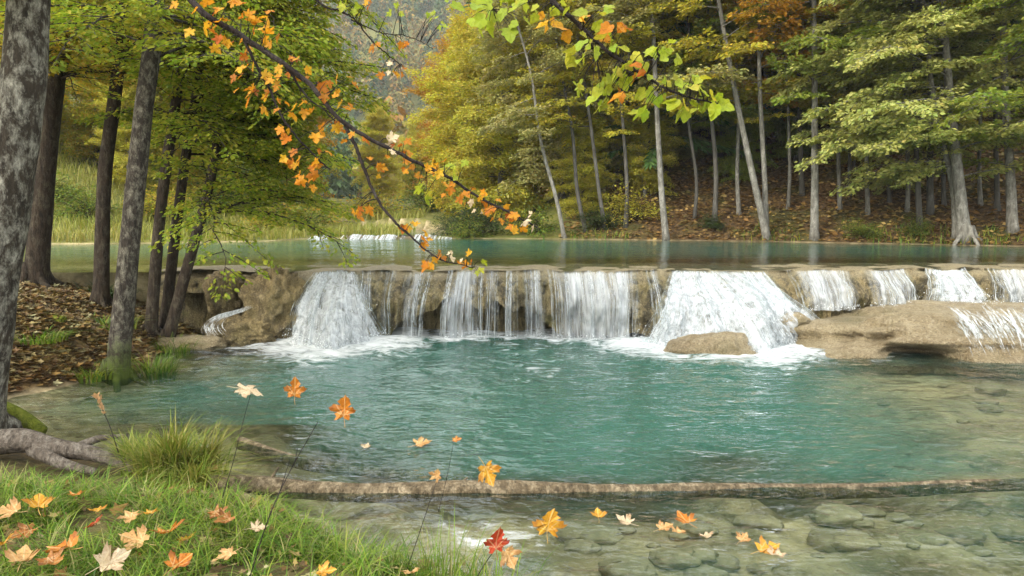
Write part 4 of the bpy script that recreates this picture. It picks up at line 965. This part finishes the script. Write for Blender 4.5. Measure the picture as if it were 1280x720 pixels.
# ------------------------------------------------------------------ distant forest on the mountain
rs = np.random.RandomState(77)
for nm, lab, n, mats in (('distant_forest', 'hazy autumn forest of dark conifers covering the far mountainside', 1300, 'spruce_far'), ('distant_forest', 'hazy rust and yellow trees mixed through the far mountainside', 1700, 'rust_far')):
    y = 110 + 560 * rs.rand(n * 3)**.8; x = -y * .15 + (rs.rand(n * 3) - .5) * (30 + y * .42)
    cl_ = fbm(x * .03, y * .02, 2.0 if nm and mats == 'spruce_far' else 7.0, 3); cr = fbm(x * .02 + 7, y * .02, 1.1, 5)
    ok = (cl_ > .44) & (cr < .63); x, y = x[ok][:n], y[ok][:n]
    z = terrain(x, y)[0]; H = (9 + 8 * rs.rand(len(x)))
    kq = 120; q = rs.rand(len(x), kq); a = rs.rand(len(x), kq) * 6.28
    if mats == 'spruce_far':
        R = .17 * H[:, None] * (1 - q)**.8; hh = q * H[:, None]
    else:
        R = .27 * H[:, None] * np.sin(np.pi * np.clip(q * .9 + .08, 0, 1))**.6 * np.sqrt(rs.rand(len(x), kq)); hh = (.1 + .75 * q) * H[:, None]
    P = np.stack([x[:, None] + R * np.cos(a), y[:, None] + R * np.sin(a), z[:, None] + hh], -1).reshape(-1, 3)
    Dd = np.stack([np.cos(a), np.sin(a), -.5 - .5 * rs.rand(len(x), kq)], -1).reshape(-1, 3)
    lm = MB(); place(lm, LEAF4, P, Dd, np.array([0, 0, 1.]) + rs.randn(len(P), 3) * .4, np.repeat(H, kq) * (.075 + .06 * rs.rand(len(P))))
    if mats == 'spruce_far': mt_ = leaf_mat(mats, [(.035, .07, .025), (.06, .105, .03), (.09, .13, .035)], .15, cl_scale=.05)
    else: mt_ = leaf_mat(mats, [(.26, .13, .03), (.32, .19, .03), (.22, .17, .03), (.22, .19, .04), (.16, .18, .04), (.30, .26, .05)], .2, cl_scale=.05)
    tag(lm.build(nm, mt_, smooth=False), lab, 'forest', kind='stuff')

# ------------------------------------------------------------------ ground cover
def scatter(n, xr, yr, cond, rs):
    x = xr[0] + (xr[1] - xr[0]) * rs.rand(n); y = yr[0] + (yr[1] - yr[0]) * rs.rand(n)
    z, d1, d2, d3 = terrain(x, y); k = cond(x, y, z, d1, d2); return np.stack([x, y, z], 1)[k]
rs = np.random.RandomState(31)
STAR = (np.array([[0, 0, 0], [.30, -.02, .04], [.22, .2, .02], [.48, .45, .10], [.2, .5, .03], [0, 1, .08], [-.2, .5, .03], [-.48, .45, .10], [-.22, .2, .02], [-.30, -.02, .04]]),
        np.array([[0, 1, 2, 8], [0, 8, 9, 9], [2, 3, 4, 4], [8, 2, 4, 6], [6, 7, 8, 8], [4, 5, 6, 6]]))
STAR = (STAR[0], np.array([[0, 1, 2], [0, 2, 8], [0, 8, 9], [2, 3, 4], [8, 2, 4], [8, 4, 6], [6, 7, 8], [4, 5, 6]]))
P = scatter(80000, (-14, -4.5), (8, 16.2), lambda x, y, z, d1, d2: (d1 > .03) & (d2 > .05) & (fbm(x * 1.1, y * 1.1, 3.0) > .22), rs)
lm = MB(); a = rs.rand(len(P)) * 6.28; P[:, 2] += .012 + .03 * rs.rand(len(P))
place(lm, STAR, P, np.stack([np.cos(a), np.sin(a), .15 * rs.randn(len(P))], 1), np.array([0, 0, 1.]) + rs.randn(len(P), 3) * .35, .06 + .07 * rs.rand(len(P)))
tag(lm.build('leaf_litter', M['litter'], smooth=False), 'brown fallen leaves covering the left bank under the trunks', 'leaf litter', kind='stuff')
P = scatter(60000, (0, 34), (22, 46), lambda x, y, z, d1, d2: (d2 > .15) & (x > 1.5 + (y - 27) * .18), rs)
lm = MB(); a = rs.rand(len(P)) * 6.28; P[:, 2] += .02 + .05 * rs.rand(len(P))
place(lm, LEAF4, P, np.stack([np.cos(a), np.sin(a), .2 * rs.randn(len(P))], 1), np.array([0, 0, 1.]) + rs.randn(len(P), 3) * .45, .12 + .12 * rs.rand(len(P)))
tag(lm.build('leaf_litter', M['litter_far'], smooth=False), 'rust brown leaf litter covering the wooded slope on the far bank', 'leaf litter', kind='stuff')

def blades(mb, P, h, wid, lean, rs, az=None, seg=4):
    n = len(P); h = np.broadcast_to(h, (n,)); az = rs.rand(n) * 6.28 if az is None else az
    d = np.stack([np.cos(az), np.sin(az), 0 * az], 1); s = np.stack([-np.sin(az), np.cos(az), 0 * az], 1)
    t = np.linspace(0, 1, seg + 1); ln = lean * (.4 + 1.1 * rs.rand(n))
    c = P[:, None] + d[:, None] * (h * ln)[:, None, None] * (t**2)[None, :, None] + np.array([0, 0, 1.]) * (h[:, None] * (t - .45 * np.minimum(ln, 1.3)[:, None] * t**2.4))[..., None]
    wd = (wid * (.7 + .6 * rs.rand(n)))[:, None] * (1 - t**1.6)[None] + .0006
    V = np.stack([c - s[:, None] * wd[..., None] / 2, c + s[:, None] * wd[..., None] / 2], 2)
    base = (np.arange(n) * (seg + 1) * 2)[:, None]; q = (base + np.arange(seg)[None] * 2).ravel()
    mb.add(V.reshape(-1, 3), np.stack([q, q + 1, q + 3, q + 2], 1))
P = scatter(120000, (-5.6, .6), (2.6, 7.6), lambda x, y, z, d1, d2: (d1 > .22) & (fbm(x * 2.6, y * 2.6, 5.0, 3) > .40 + .10 * sstep(-2.2, -4, x) * sstep(5.2, 4, y)) & (y < 5.75 + .25 * sstep(-2.6, -1.9, x)), rs)
mb = MB(); blades(mb, P - [0, 0, .02], (.06 + .27 * rs.rand(len(P))**2.0) * (.6 + .8 * fbm(P[:, 0] * 3, P[:, 1] * 3, 2.0)), .008, 1.0, rs)
tag(mb.build('grass', M['grass'], smooth=True), 'green grass covering the near bank at bottom left', 'grass', kind='stuff')
P = scatter(26000, (-24, -4), (23, 40), lambda x, y, z, d1, d2: (d2 > .1) & (x < -3.5 - (y - 28) * .02), rs)
mb = MB(); blades(mb, P, .25 + .35 * rs.rand(len(P)), .035, .6, rs, seg=2)
tag(mb.build('meadow_grass', M['meadow']), 'pale green meadow grass beyond the upper pool on the left', 'grass', kind='stuff')
P = scatter(9000, (2, 20), (21, 30), lambda x, y, z, d1, d2: (d2 > .02) & (d2 < 1.2) & (fbm(x * .6, y * .6, 8.0) > .54), rs)
mb = MB(); blades(mb, P, .15 + .3 * rs.rand(len(P)), .03, .8, rs, seg=2)
tag(mb.build('shore_grass', M['shrub']), 'dull green grass along the far shore beneath the beeches', 'grass', kind='stuff')
# foreground tufts (things)
def tuft(label, x, y, r, n, h, lean, mat, wid=.009, z=None):
    z = hz(x, y) if z is None else z; a = rs.rand(n) * 6.28; q = r * np.sqrt(rs.rand(n))
    p = np.stack([np.cos(a) * q, np.sin(a) * q * .7, np.zeros(n) - .03], 1)
    mb = MB(); blades(mb, p, h * (.45 + .65 * rs.rand(n)), wid, lean, rs, az=a + rs.randn(n) * .5, seg=6)
    return tag(mb.build('grass_tuft', mat, loc=(x, y, z)), label, 'grass tuft')
mb = MB()
for k in range(13):
    n = rs.randint(90, 210); ox, oy = rs.randn() * .24, rs.randn() * .15; hh = rs.uniform(.30, .74) * (1 - .35 * abs(ox)); a0 = math.atan2(oy - .05, ox + .06)
    p = np.stack([ox + rs.randn(n) * .055, oy + rs.randn(n) * .05, np.zeros(n) - .03], 1)
    blades(mb, p, hh * (.4 + .75 * rs.rand(n)), .008 + .012 * rs.rand(), rs.uniform(.35, 1.0), rs, az=a0 + rs.randn(n) * 1.1, seg=7)
tag(mb.build('grass_tuft', M['grass_dry'], loc=(-3.0, 6.95, .10)), 'big arching grass clump on the shore beside the weathered root', 'grass tuft')
tuft('green grass tuft at the foot of the mottled grey trunk', -5.35, 11.75, .32, 320, .55, .7, M['grass'], .014)
tuft('dark low herbs on the bank left of the mottled grey trunk', -6.0, 11.2, .3, 300, .32, .8, M['shrub'], .02)
tuft('green herbs on the left bank between the slim dark trunk and the mottled grey one', -6.7, 13.0, .5, 260, .34, .9, M['shrub'], .03)
tuft('small dark fern clump at the top of the left bank behind the slim dark trunk', -7.6, 14.9, .5, 260, .45, .9, M['shrub_dark'], .035)
tuft('grassy clump at the foot of the three slender leaning trunks', -5.75, 13.35, .35, 260, .42, .8, M['grass'], .018)
tuft('low green weeds at the left edge of the leaf covered bank', -6.9, 11.4, .45, 240, .28, 1.0, M['grass'], .02)
tuft('upright grass stalks at the bottom edge in the centre', -.42, 4.35, .24, 110, .50, .45, M['grass'], .006)
tuft('sparse grass stalks at the bottom right of the near bank', -.08, 4.3, .2, 70, .42, .6, M['grass'], .006)

# ------------------------------------------------------------------ logs
def log(name, label, pts, r0, r1, mat, seed, stub=True, n=60, sides=14, rough=.16):
    root = empty(name, pts[0], label, 'log')
    mb = MB(); p = spline(pts, n); add_tube(mb, p, np.linspace(r0, r1, n), sides, rough, seed=seed)
    parent_keep(mb.build('stem', mat), root); return root, p
W = [onz(px, py, 0) for px, py in ((232, 606), (330, 611), (450, 613), (600, 614), (760, 611), (900, 609), (1060, 606), (1200, 602), (1340, 596))]
for q, zz in zip(W, (.025, .025, -.02, .012, -.035, -.028, -.06, -.045, -.06)): q[2] = zz
rt_, p = log('sunken_log', 'long half sunken tree trunk lying across the shallow foreground water', W, .088, .058, M['log'], 4.4, rough=.36, n=110, sides=20)
mb = MB()
for (i, d, L) in ((14, (.1, .05, .16), 1), (26, (-.08, -.1, .07), 1), (38, (.12, .05, .10), 1)):
    add_tube(mb, np.stack([p[i], p[i] + np.array(d)]), np.array([.02, .008]), 6)
parent_keep(mb.build('branch_stub', M['log']), rt_)
W = [onz(px, py, 0) for px, py in ((300, 548), (380, 572), (470, 582), (540, 585), (590, 588))]
for q, zz in zip(W, (-.05, -.06, -.07, -.09, -.14)): q[2] = zz
log('sunken_log', 'shorter submerged pole behind the long sunken trunk', W, .07, .04, M['log'], 9.1)
rt_, p = log('weathered_root', 'grey weathered root lying on the bank at the left edge', [at(-60, 560, 7.2), at(20, 552, 7.15), at(70, 560, 7.1), at(120, 568, 7.05), at(170, 585, 7.0)], .13, .05, M['log_grey'], 6.6, rough=.3)
mb = MB(); add_tube(mb, spline([at(40, 560, 7.1), at(80, 580, 6.9), at(120, 590, 6.8)], 12), np.linspace(.07, .03, 12), 8, .2)
add_tube(mb, spline([at(95, 560, 7.1), at(125, 548, 7.2), at(160, 545, 7.3)], 12), np.linspace(.05, .015, 12), 8, .2)
parent_keep(mb.build('side_root', M['log_grey']), rt_)
log('mossy_log', 'bright green mossy log end at the left edge above the weathered root', [at(-60, 495, 8.6), at(0, 512, 8.5), at(30, 525, 8.4), at(52, 540, 8.3)], .13, .07, M['moss'], 2.2)
rt_, p = log('fallen_branch', 'low mossy fallen log lying in the leaf litter of the left bank', [at(2, 398, 12.2), at(40, 396, 12.2), at(80, 402, 12.1)], .12, .08, M['moss'], 3.2)

# ------------------------------------------------------------------ overhanging branches in the foreground
def leafy_branch(label, stems, mats, clusters, seed, T):
    """stems: list of (pixel path with distance, r0, r1); clusters: (px, py, spread px, count, part name, size, D)"""
    rs = np.random.RandomState(seed)
    W0 = at(stems[0][0][0][0], stems[0][0][0][1], stems[0][0][0][2])
    root = empty('overhanging_branch', W0, label, 'branch')
    mb = MB(); allp = []
    for path, r0, r1 in stems:
        p = spline([at(*q) for q in path], 12 * len(path)); n = len(p)
        p = p + np.cumsum(rs.randn(n, 3), 0) * .0022; allp.append(p)
        add_tube(mb, p, np.linspace(r0, r1, n) * (1 + .12 * rs.rand(n)), 7)
    allp = np.concatenate(allp)
    tw = MB(); LV = {}
    for (px, py, spx, cnt, part, size, D) in clusters:
        for k in range(int(cnt * 1.35 + .5)):
            c = at(px + rs.randn() * spx, py + rs.randn() * spx * .8, D + rs.randn() * .12)
            j = int(np.argmin(np.linalg.norm(allp - c, axis=1))); b = allp[j]
            add_tube(tw, spline([b, (b + c) / 2 + np.array([0, 0, .015]), c], 6), np.linspace(.0028, .0012, 6), 4, cap=False)
            d = (c - b) / (np.linalg.norm(c - b) + 1e-6) * .5 + rs.randn(3) * np.array([.6, .5, .4]) + np.array([0, 0, -.6])
            nn = np.array([rs.randn() * .7, -.7, .9]) + rs.randn(3) * .6
            tp = curl((T[0] * [rs.uniform(.7, 1), 1, 1], T[1]), rs.uniform(-.4, .5), rs.uniform(.0, .45), .05, rs.rand() * 6)
            lm = LV.setdefault(part, MB()); place(lm, tp, c[None], d[None], nn[None], [size * rs.uniform(.55, 1.1) * (1.05 if T is LIME else 1)])
    parent_keep(mb.build('stem', M['twig']), root); parent_keep(tw.build('twigs', M['twig']), root)
    for part, lm in LV.items(): parent_keep(lm.build(part, mats[part], smooth=False), root)
    return root
D_ = 5.0
mainp = [(120, -260, 6.6), (180, -90, 5.6), (240, 0, D_), (300, 42, D_), (380, 98, D_), (430, 152, 4.95), (490, 190, 4.9), (545, 218, 4.85), (600, 252, 4.8), (668, 284, 4.75)]
sub1 = [(300, 42, D_), (318, 75, D_), (337, 108, D_), (362, 155, D_), (388, 190, D_), (415, 215, D_)]
sub2 = [(430, 152, 4.95), (449, 196, 4.9), (467, 241, 4.9), (492, 275, 4.85), (515, 296, 4.85), (545, 322, 4.8), (592, 338, 4.8)]
sub3 = [(360, 86, D_), (385, 118, D_), (425, 150, D_)]
OR = 'orange_leaves'; YG = 'green_leaves'; PL = 'pale_leaves'
clus = [(255, 20, 14, 7, OR, .085, D_), (290, 25, 14, 5, OR, .085, D_), (270, 45, 12, 4, OR, .07, D_), (325, 25, 10, 7, OR, .085, 4.9), (300, 60, 8, 3, OR, .06, D_), (340, 52, 6, 2, OR, .07, D_), (302, 82, 10, 4, OR, .07, D_),
        (315, 103, 12, 6, OR, .075, D_), (348, 98, 10, 5, OR, .075, D_), (330, 120, 8, 3, OR, .07, D_), (370, 75, 5, 2, OR, .065, D_), (382, 95, 7, 2, OR, .065, D_), (362, 130, 8, 4, OR, .07, D_), (378, 135, 7, 3, OR, .07, D_), (352, 160, 7, 4, OR, .07, D_),
        (408, 110, 9, 5, OR, .075, D_), (435, 130, 7, 4, OR, .07, D_), (410, 158, 7, 4, OR, .07, D_), (372, 195, 8, 5, OR, .075, D_), (405, 195, 9, 4, OR, .07, D_), (392, 222, 7, 4, OR, .085, D_), (430, 100, 6, 2, OR, .06, D_),
        (436, 170, 7, 3, OR, .06, 4.9), (455, 262, 8, 4, OR, .07, 4.9), (470, 210, 8, 4, OR, .065, 4.9), (500, 190, 8, 5, OR, .06, 4.9), (485, 178, 6, 3, PL, .06, 4.9), (515, 210, 8, 4, OR, .06, 4.9),
        (530, 235, 8, 4, YG, .075, 4.9), (540, 205, 5, 2, OR, .06, 4.85), (545, 215, 7, 3, OR, .065, 4.85), (572, 212, 7, 3, YG, .07, 4.85), (565, 235, 7, 4, OR, .06, 4.85), (588, 240, 8, 6, OR, .06, 4.8), (602, 252, 9, 3, PL, .06, 4.8), (615, 255, 8, 5, OR, .07, 4.8),
        (606, 270, 6, 3, OR, .065, 4.8), (635, 272, 7, 4, OR, .065, 4.78), (655, 280, 7, 3, PL, .06, 4.75), (650, 285, 5, 3, OR, .065, 4.75), (512, 283, 4, 2, OR, .065, 4.85), (530, 297, 5, 3, OR, .07, 4.85), (537, 327, 4, 2, OR, .075, 4.8), (552, 318, 7, 4, OR, .06, 4.8),
        (570, 322, 6, 3, PL, .055, 4.8), (580, 330, 6, 4, OR, .06, 4.8), (596, 336, 6, 3, YG, .05, 4.8)]
leafy_branch('long dark maple branch with orange leaves sweeping down from upper left', [(mainp, .023, .005), (sub1, .010, .004), (sub2, .012, .003), (sub3, .008, .003)],
             {OR: M['leaf_b_orange'], YG: M['leaf_b_lime'], PL: M['l_pale']}, clus, 3, MAPLE)
stem2 = [(560, -150, 5.2), (640, -50, 4.7), (690, 0, 4.5), (735, 38, 4.45), (775, 68, 4.4), (810, 92, 4.4), (850, 112, 4.35), (905, 130, 4.3)]
stem2b = [(725, 30, 4.45), (738, 50, 4.45), (746, 75, 4.45)]; stem2c = [(600, -100, 5), (590, -30, 4.7), (612, 12, 4.6)]
LM = 'lime_leaves'
clus = [(615, 12, 16, 9, LM, .10, 4.6), (605, 22, 10, 5, LM, .10, 4.6), (640, 8, 12, 5, LM, .10, 4.6), (668, 4, 8, 3, LM, .085, 4.5), (560, -8, 8, 3, LM, .085, 4.7),
        (685, 25, 7, 3, OR, .085, 4.5), (705, 36, 5, 2, OR, .085, 4.5), (700, 10, 7, 2, LM, .085, 4.5), (735, 50, 9, 5, LM, .09, 4.45), (722, 65, 8, 5, LM, .095, 4.45), (750, 15, 9, 4, LM, .09, 4.4), (758, 32, 5, 2, OR, .08, 4.4),
        (778, 36, 4, 2, OR, .10, 4.4), (770, 55, 6, 2, LM, .06, 4.4), (790, 75, 10, 6, LM, .085, 4.4), (748, 118, 7, 5, LM, .095, 4.45), (726, 105, 5, 3, LM, .09, 4.45), (775, 95, 10, 6, LM, .08, 4.4), (760, 88, 7, 3, LM, .07, 4.4), (778, 112, 4, 2, OR, .085, 4.4),
        (800, 88, 5, 2, OR, .07, 4.4), (805, 135, 6, 3, LM, .09, 4.4), (815, 110, 9, 6, LM, .085, 4.4), (825, 62, 6, 3, LM, .09, 4.38), (835, 70, 7, 3, LM, .09, 4.38), (838, 100, 9, 5, LM, .08, 4.36), (852, 108, 8, 4, LM, .075, 4.35), (848, 128, 6, 3, LM, .085, 4.35),
        (865, 130, 7, 4, LM, .09, 4.33), (872, 100, 7, 4, LM, .085, 4.33), (880, 118, 8, 5, LM, .08, 4.32), (895, 128, 6, 4, LM, .08, 4.3), (780, 140, 4, 0, LM, .1, 4.4), (735, 20, 5, 2, OR, .06, 4.4)]
leafy_branch('dark twig with big lime green leaves hanging from the top centre', [(stem2, .016, .004), (stem2b, .005, .002), (stem2c, .006, .003)],
             {OR: M['leaf_b_orange'], LM: M['leaf_b_lime']}, clus, 8, LIME)
stem3 = [(330, -90, 5.4), (395, 0, 5.4), (422, 14, 5.4), (444, 28, 5.4), (458, 48, 5.4), (478, 66, 5.4), (500, 80, 5.4)]
stem3b = [(440, 25, 5.4), (480, 42, 5.4), (510, 50, 5.4), (535, 65, 5.4)]
clus = [(444, 12, 5, 4, YG, .07, 5.4), (462, 2, 5, 3, OR, .06, 5.4), (497, 12, 4, 4, YG, .06, 5.4), (538, 16, 4, 4, YG, .06, 5.4), (555, 28, 4, 3, YG, .05, 5.4), (505, 54, 3, 3, OR, .05, 5.4), (468, 58, 4, 2, OR, .06, 5.4), (495, 85, 8, 5, OR, .06, 5.4), (488, 88, 6, 3, PL, .05, 5.4), (425, 8, 6, 3, YG, .07, 5.4)]
leafy_branch('thin bare twig with few leaves crossing the hazy valley gap', [(stem3, .008, .003), (stem3b, .004, .002)], {OR: M['leaf_b_orange'], YG: M['leaf_b_lime'], PL: M['l_pale']}, clus, 5, MAPLE)

# ------------------------------------------------------------------ single leaves
def leaf_thing(name, label, pos, d, n, size, mat, seed, group=None, T=MAPLE, cu=.3, fold=.15, stalk=True):
    r = np.random.RandomState(seed); T = (T[0] * [r.uniform(.75, 1), 1, 1] + np.concatenate([r.randn(len(T[0]), 2) * .022, np.zeros((len(T[0]), 1))], 1), T[1])
    v, f = curl(T, cu, fold, .09, r.rand() * 6); v[:, 2] += r.uniform(-.3, .3) * v[:, 0] * (v[:, 1] - .3); v[:, 0] += r.uniform(-.2, .2) * v[:, 1]**2
    s, dd, nn = frames(np.array([d], float), np.array([n], float)); R = np.stack([s[0], dd[0], nn[0]], 1)
    root = bpy.data.objects.new(name, None)
    mb = MB(); mb.add(v * size @ R.T, f)
    if stalk:
        q = np.array([[0, .3, -.004], [0, 0, -.01], [.03, -.25, -.03], [.08, -.5, -.02]]) * size @ R.T
        add_tube(mb, spline(q, 8), np.linspace(.02, .014, 8) * size * .8, 4, cap=False)
    bpy.data.objects.remove(root)
    o = tag(mb.build(name, mat, loc=tuple(pos), smooth=False), label, 'leaf', group); nl = mb.n - len(T[0])
    attr(o, 'lx', np.concatenate([T[0][:, 0], np.full(nl, .01)])); attr(o, 'ly', np.concatenate([T[0][:, 1], np.full(nl, .01)])); return o
GF = 'leaves in the air over the pool'
leaf_thing('autumn_leaf', 'orange leaf in the air above the pool, left of two side by side', at(368, 494, 4.88), (.1, .1, 1), (.25, -1, .1), 0.122, M['l_orange'], 1, GF, cu=.2)
leaf_thing('autumn_leaf', 'orange leaf in the air above the pool, right of two side by side', at(430, 520, 4.64), (.1, 0, 1), (-.2, -1, .2), 0.140, M['l_orange'], 2, GF, cu=.4)
leaf_thing('autumn_leaf', 'yellow leaf in the air just above the long sunken trunk', at(606, 582, 4.39), (.45, 0, -1), (.3, -1, .4), 0.128, M['l_yellow'], 3, GF, cu=.3)
leaf_thing('autumn_leaf', 'yellow orange leaf over the shallows below the sunken trunk', at(684, 664, 4.27), (.1, 0, 1), (.1, -1, .3), 0.146, M['l_yellow'], 4, GF, cu=.2)
leaf_thing('autumn_leaf', 'red leaf on a stalk above the grass at bottom centre', at(620, 686, 4.03), (0, 0, 1), (.1, -1, .3), 0.128, M['l_red'], 5, GF, cu=.3)
leaf_thing('autumn_leaf', 'pale tan leaf just below the red leaf at bottom centre', at(632, 688, 4.03), (.5, 0, -1), (.2, -1, .6), 0.104, M['l_tan'], 6, GF, cu=.5)
leaf_thing('autumn_leaf', 'pale cream leaf on the tip of a tall thin stem over the pool', at(300, 485, 5.25), (1, .1, -.3), (.25, -.28, 1), 0.171, M['l_pale'], 7, GF, cu=-.3)
leaf_thing('autumn_leaf', 'brown curled leaf on a thin stalk in front of the sunken trunk', at(545, 598, 4.39), (.3, 0, 1), (-.4, -1, .2), 0.067, M['l_tan'], 8, GF, cu=.8)
leaf_thing('autumn_leaf', 'tiny orange leaf on a hair thin stem left of the yellow leaf', at(567, 550, 4.51), (1, 0, .1), (.1, -.6, 1), 0.049, M['l_orange'], 9, GF, cu=.2)
def stem_thing(label, pts, r0, r1, side=()):
    root = empty('thin_stem', pts[0], label, 'stem', 'thin bare stems on the near bank')
    mb = MB(); p = spline(pts, 20); add_tube(mb, p, np.linspace(r0, r1, 20), 5)
    for i, q in side: add_tube(mb, np.stack([p[i], q]), np.array([r1 * 1.2, r1 * .5]), 4)
    parent_keep(mb.build('stalk', M['twig']), root); return root
stem_thing('bare dark twig rising diagonally from the grass at lower left', [at(312, 722, 4.01), at(335, 650, 3.90), at(362, 590, 4.15), at(397, 528, 4.39)], .0035, .0025, [(10, at(362, 575, 4.15)), (14, at(372, 560, 4.27))])
stem_thing('tall thin stem holding the pale cream leaf', [at(278, 622, 5.12), at(292, 575, 5.18), at(303, 530, 5.25), at(313, 494, 5.25)], .003, .002)
stem_thing('thin stalk carrying the red leaf at bottom centre', [at(596, 722, 4.13), at(606, 705, 4.07), at(618, 688, 4.03)], .003, .002)
stem_thing('thin stalk carrying the brown curled leaf', [at(505, 722, 4.38), at(528, 655, 4.15), at(546, 600, 4.39)], .0025, .0015)
stem_thing('hair thin stem carrying the tiny orange leaf', [at(548, 640, 4.39), at(560, 590, 4.45), at(567, 552, 4.51)], .0018, .001)

rt_ = stem_thing('dry brown seed head on a thin stalk left of the big grass clump', [at(148, 566, 7.0), at(138, 535, 7.0), at(128, 512, 7.0), at(121, 497, 7.0)], .005, .003)
mb = MB(); nn_ = 40; tq = rs.rand(nn_); pp = at(131, 518, 7.0) + (at(121, 496, 7.0) - at(131, 518, 7.0)) * tq[:, None]
place(mb, LEAF4, pp, rs.randn(nn_, 3) * [.6, .6, .3] + [-.2, 0, .9], rs.randn(nn_, 3), .03 + .03 * rs.rand(nn_)); parent_keep(mb.build('seed_head', M['l_brown']), rt_)

# floating leaves on the pool
GW = 'leaves floating on the pool'
for i, (px, py, mt_, sz, lab, az) in enumerate([
    (455, 560, 'l_pale', .12, 'white leaf floating alone left of the tan floating leaf', 1.2), (520, 556, 'l_tan', .22, 'tan leaf floating near the middle of the pool', .2),
    (748, 647, 'l_yellow', .15, 'small yellow leaf at the left end of the floating string', 1.5), (788, 654, 'l_pale', .17, 'cream leaf second in the floating string', 2.5),
    (824, 661, 'l_tan', .15, 'tan leaf third in the floating string', .4), (862, 654, 'l_orange', .20, 'orange leaf lifted highest in the floating string', 2.0),
    (850, 664, 'l_tan', .14, 'tan leaf under the highest orange floating leaf', 4.0), (880, 669, 'l_pale', .12, 'pale leaf right of the highest orange floating leaf', 5.0),
    (925, 676, 'l_tan', .14, 'tan leaf near the right end of the floating string', .7), (950, 688, 'l_yellow', .20, 'bright yellow leaf close to the right end of the floating string', .2),
    (975, 692, 'l_pale', .16, 'pale leaf at the right end of the floating string', 3.6)]):
    p = onz(px, py, .022)
    leaf_thing('floating_leaf', lab, p, (math.cos(az), math.sin(az), .1), (0, -.25, 1), sz * .8, M[mt_], 30 + i, GW, cu=.35)

# leaves lying on the near bank
GN = 'fallen leaves on the near grass bank'
near = [(22, 640, 'l_tan', .13, 'tan leaf beside a yellow one, at the left edge of the grass'), (48, 636, 'l_yellow', .13, 'yellow leaf at the left edge of the grass, uppermost'), (40, 662, 'l_brown', .12, 'brown leaf under the uppermost yellow one'),
        (8, 678, 'l_yellow', .13, 'ochre leaf cut by the left edge of the photo'), (90, 686, 'l_orange', .15, 'broad orange tan leaf in the grass, lower left'), (125, 708, 'l_pale', .15, 'cream leaf at the bottom edge below the broad orange tan leaf'),
        (25, 706, 'l_tan', .15, 'tan leaf in the bottom left corner'), (118, 655, 'l_red', .11, 'dark red leaf in the grass above the broad orange tan leaf'), (165, 643, 'l_tan', .12, 'pale tan leaf in the grass, left of a small orange one'),
        (190, 640, 'l_yellow', .09, 'small orange leaf just right of the pale tan leaf'), (210, 665, 'l_orange', .13, 'orange leaf standing up in the middle of the grass'), (180, 678, 'l_tan', .13, 'tan leaf left of the standing orange leaf'),
        (230, 675, 'l_yellow', .10, 'small yellow leaf right of the standing orange leaf'), (215, 710, 'l_orange', .11, 'orange leaf at the bottom edge of the grass'), (268, 640, 'l_brown', .12, 'brown curled leaf at the upper edge of the grass'),
        (288, 648, 'l_brown', .10, 'rusty leaf just right of the brown curled leaf'), (95, 618, 'l_orange', .10, 'faded orange leaf at the upper left of the grass'), (120, 640, 'l_yellow', .08, 'tiny yellow leaf left of the pale tan leaf'),
        (290, 690, 'l_tan', .10, 'tan leaf at the right slope of the grass'), (400, 714, 'l_yellow', .08, 'small yellow leaf low at the right end of the grass'), (515, 714, 'l_tan', .09, 'tan leaf at the bottom edge among upright stalks'),
        (575, 704, 'l_brown', .07, 'small brown leaf at the bottom edge beside the red leaf stalk'), (270, 566, 'l_orange', .12, 'orange leaf at the foot of the big grass clump'), (262, 583, 'l_tan', .09, 'dry tan leaf at the right foot of the big grass clump'),
        (315, 660, 'l_pale', .08, 'small pale leaf near the bare dark twig'), (60, 700, 'l_brown', .12, 'dark brown leaf between tan corner leaf and cream leaf')]
for i, (px, py, mt_, sz, lab) in enumerate(near):
    d = ray(px, py); t = np.arange(2.2, 9, .02); P = np.array([0, 0, CAMZ]) + d * t[:, None]
    z = terrain(P[:, 0], P[:, 1])[0] + .15; k = np.argmax(P[:, 2] <= z); p = P[k] if P[k, 2] <= z[k] else at(px, py, 7.2)
    r = np.random.RandomState(300 + i); az = r.rand() * 6.28
    leaf_thing('fallen_leaf', lab, p, (math.cos(az), math.sin(az), .15 * r.randn()), (r.randn() * .3, -.55 + r.randn() * .2, 1), sz * 1.12, M[mt_], 60 + i, GN, cu=r.uniform(.1, .6), fold=r.uniform(.05, .3))
P = scatter(1300, (-4.5, .3), (1.8, 6.6), lambda x, y, z, d1, d2: d1 > .15, rs)
lm = MB(); a = rs.rand(len(P)) * 6.28; P[:, 2] += .03 + .07 * rs.rand(len(P))
place(lm, STAR, P, np.stack([np.cos(a), np.sin(a), .3 * rs.randn(len(P))], 1), np.array([0, -.2, 1.]) + rs.randn(len(P), 3) * .6, .03 + .085 * rs.rand(len(P))**1.6)
tag(lm.build('leaf_litter', M['litter'], smooth=False), 'small dry leaves strewn through the grass of the near bank', 'leaf litter', kind='stuff')
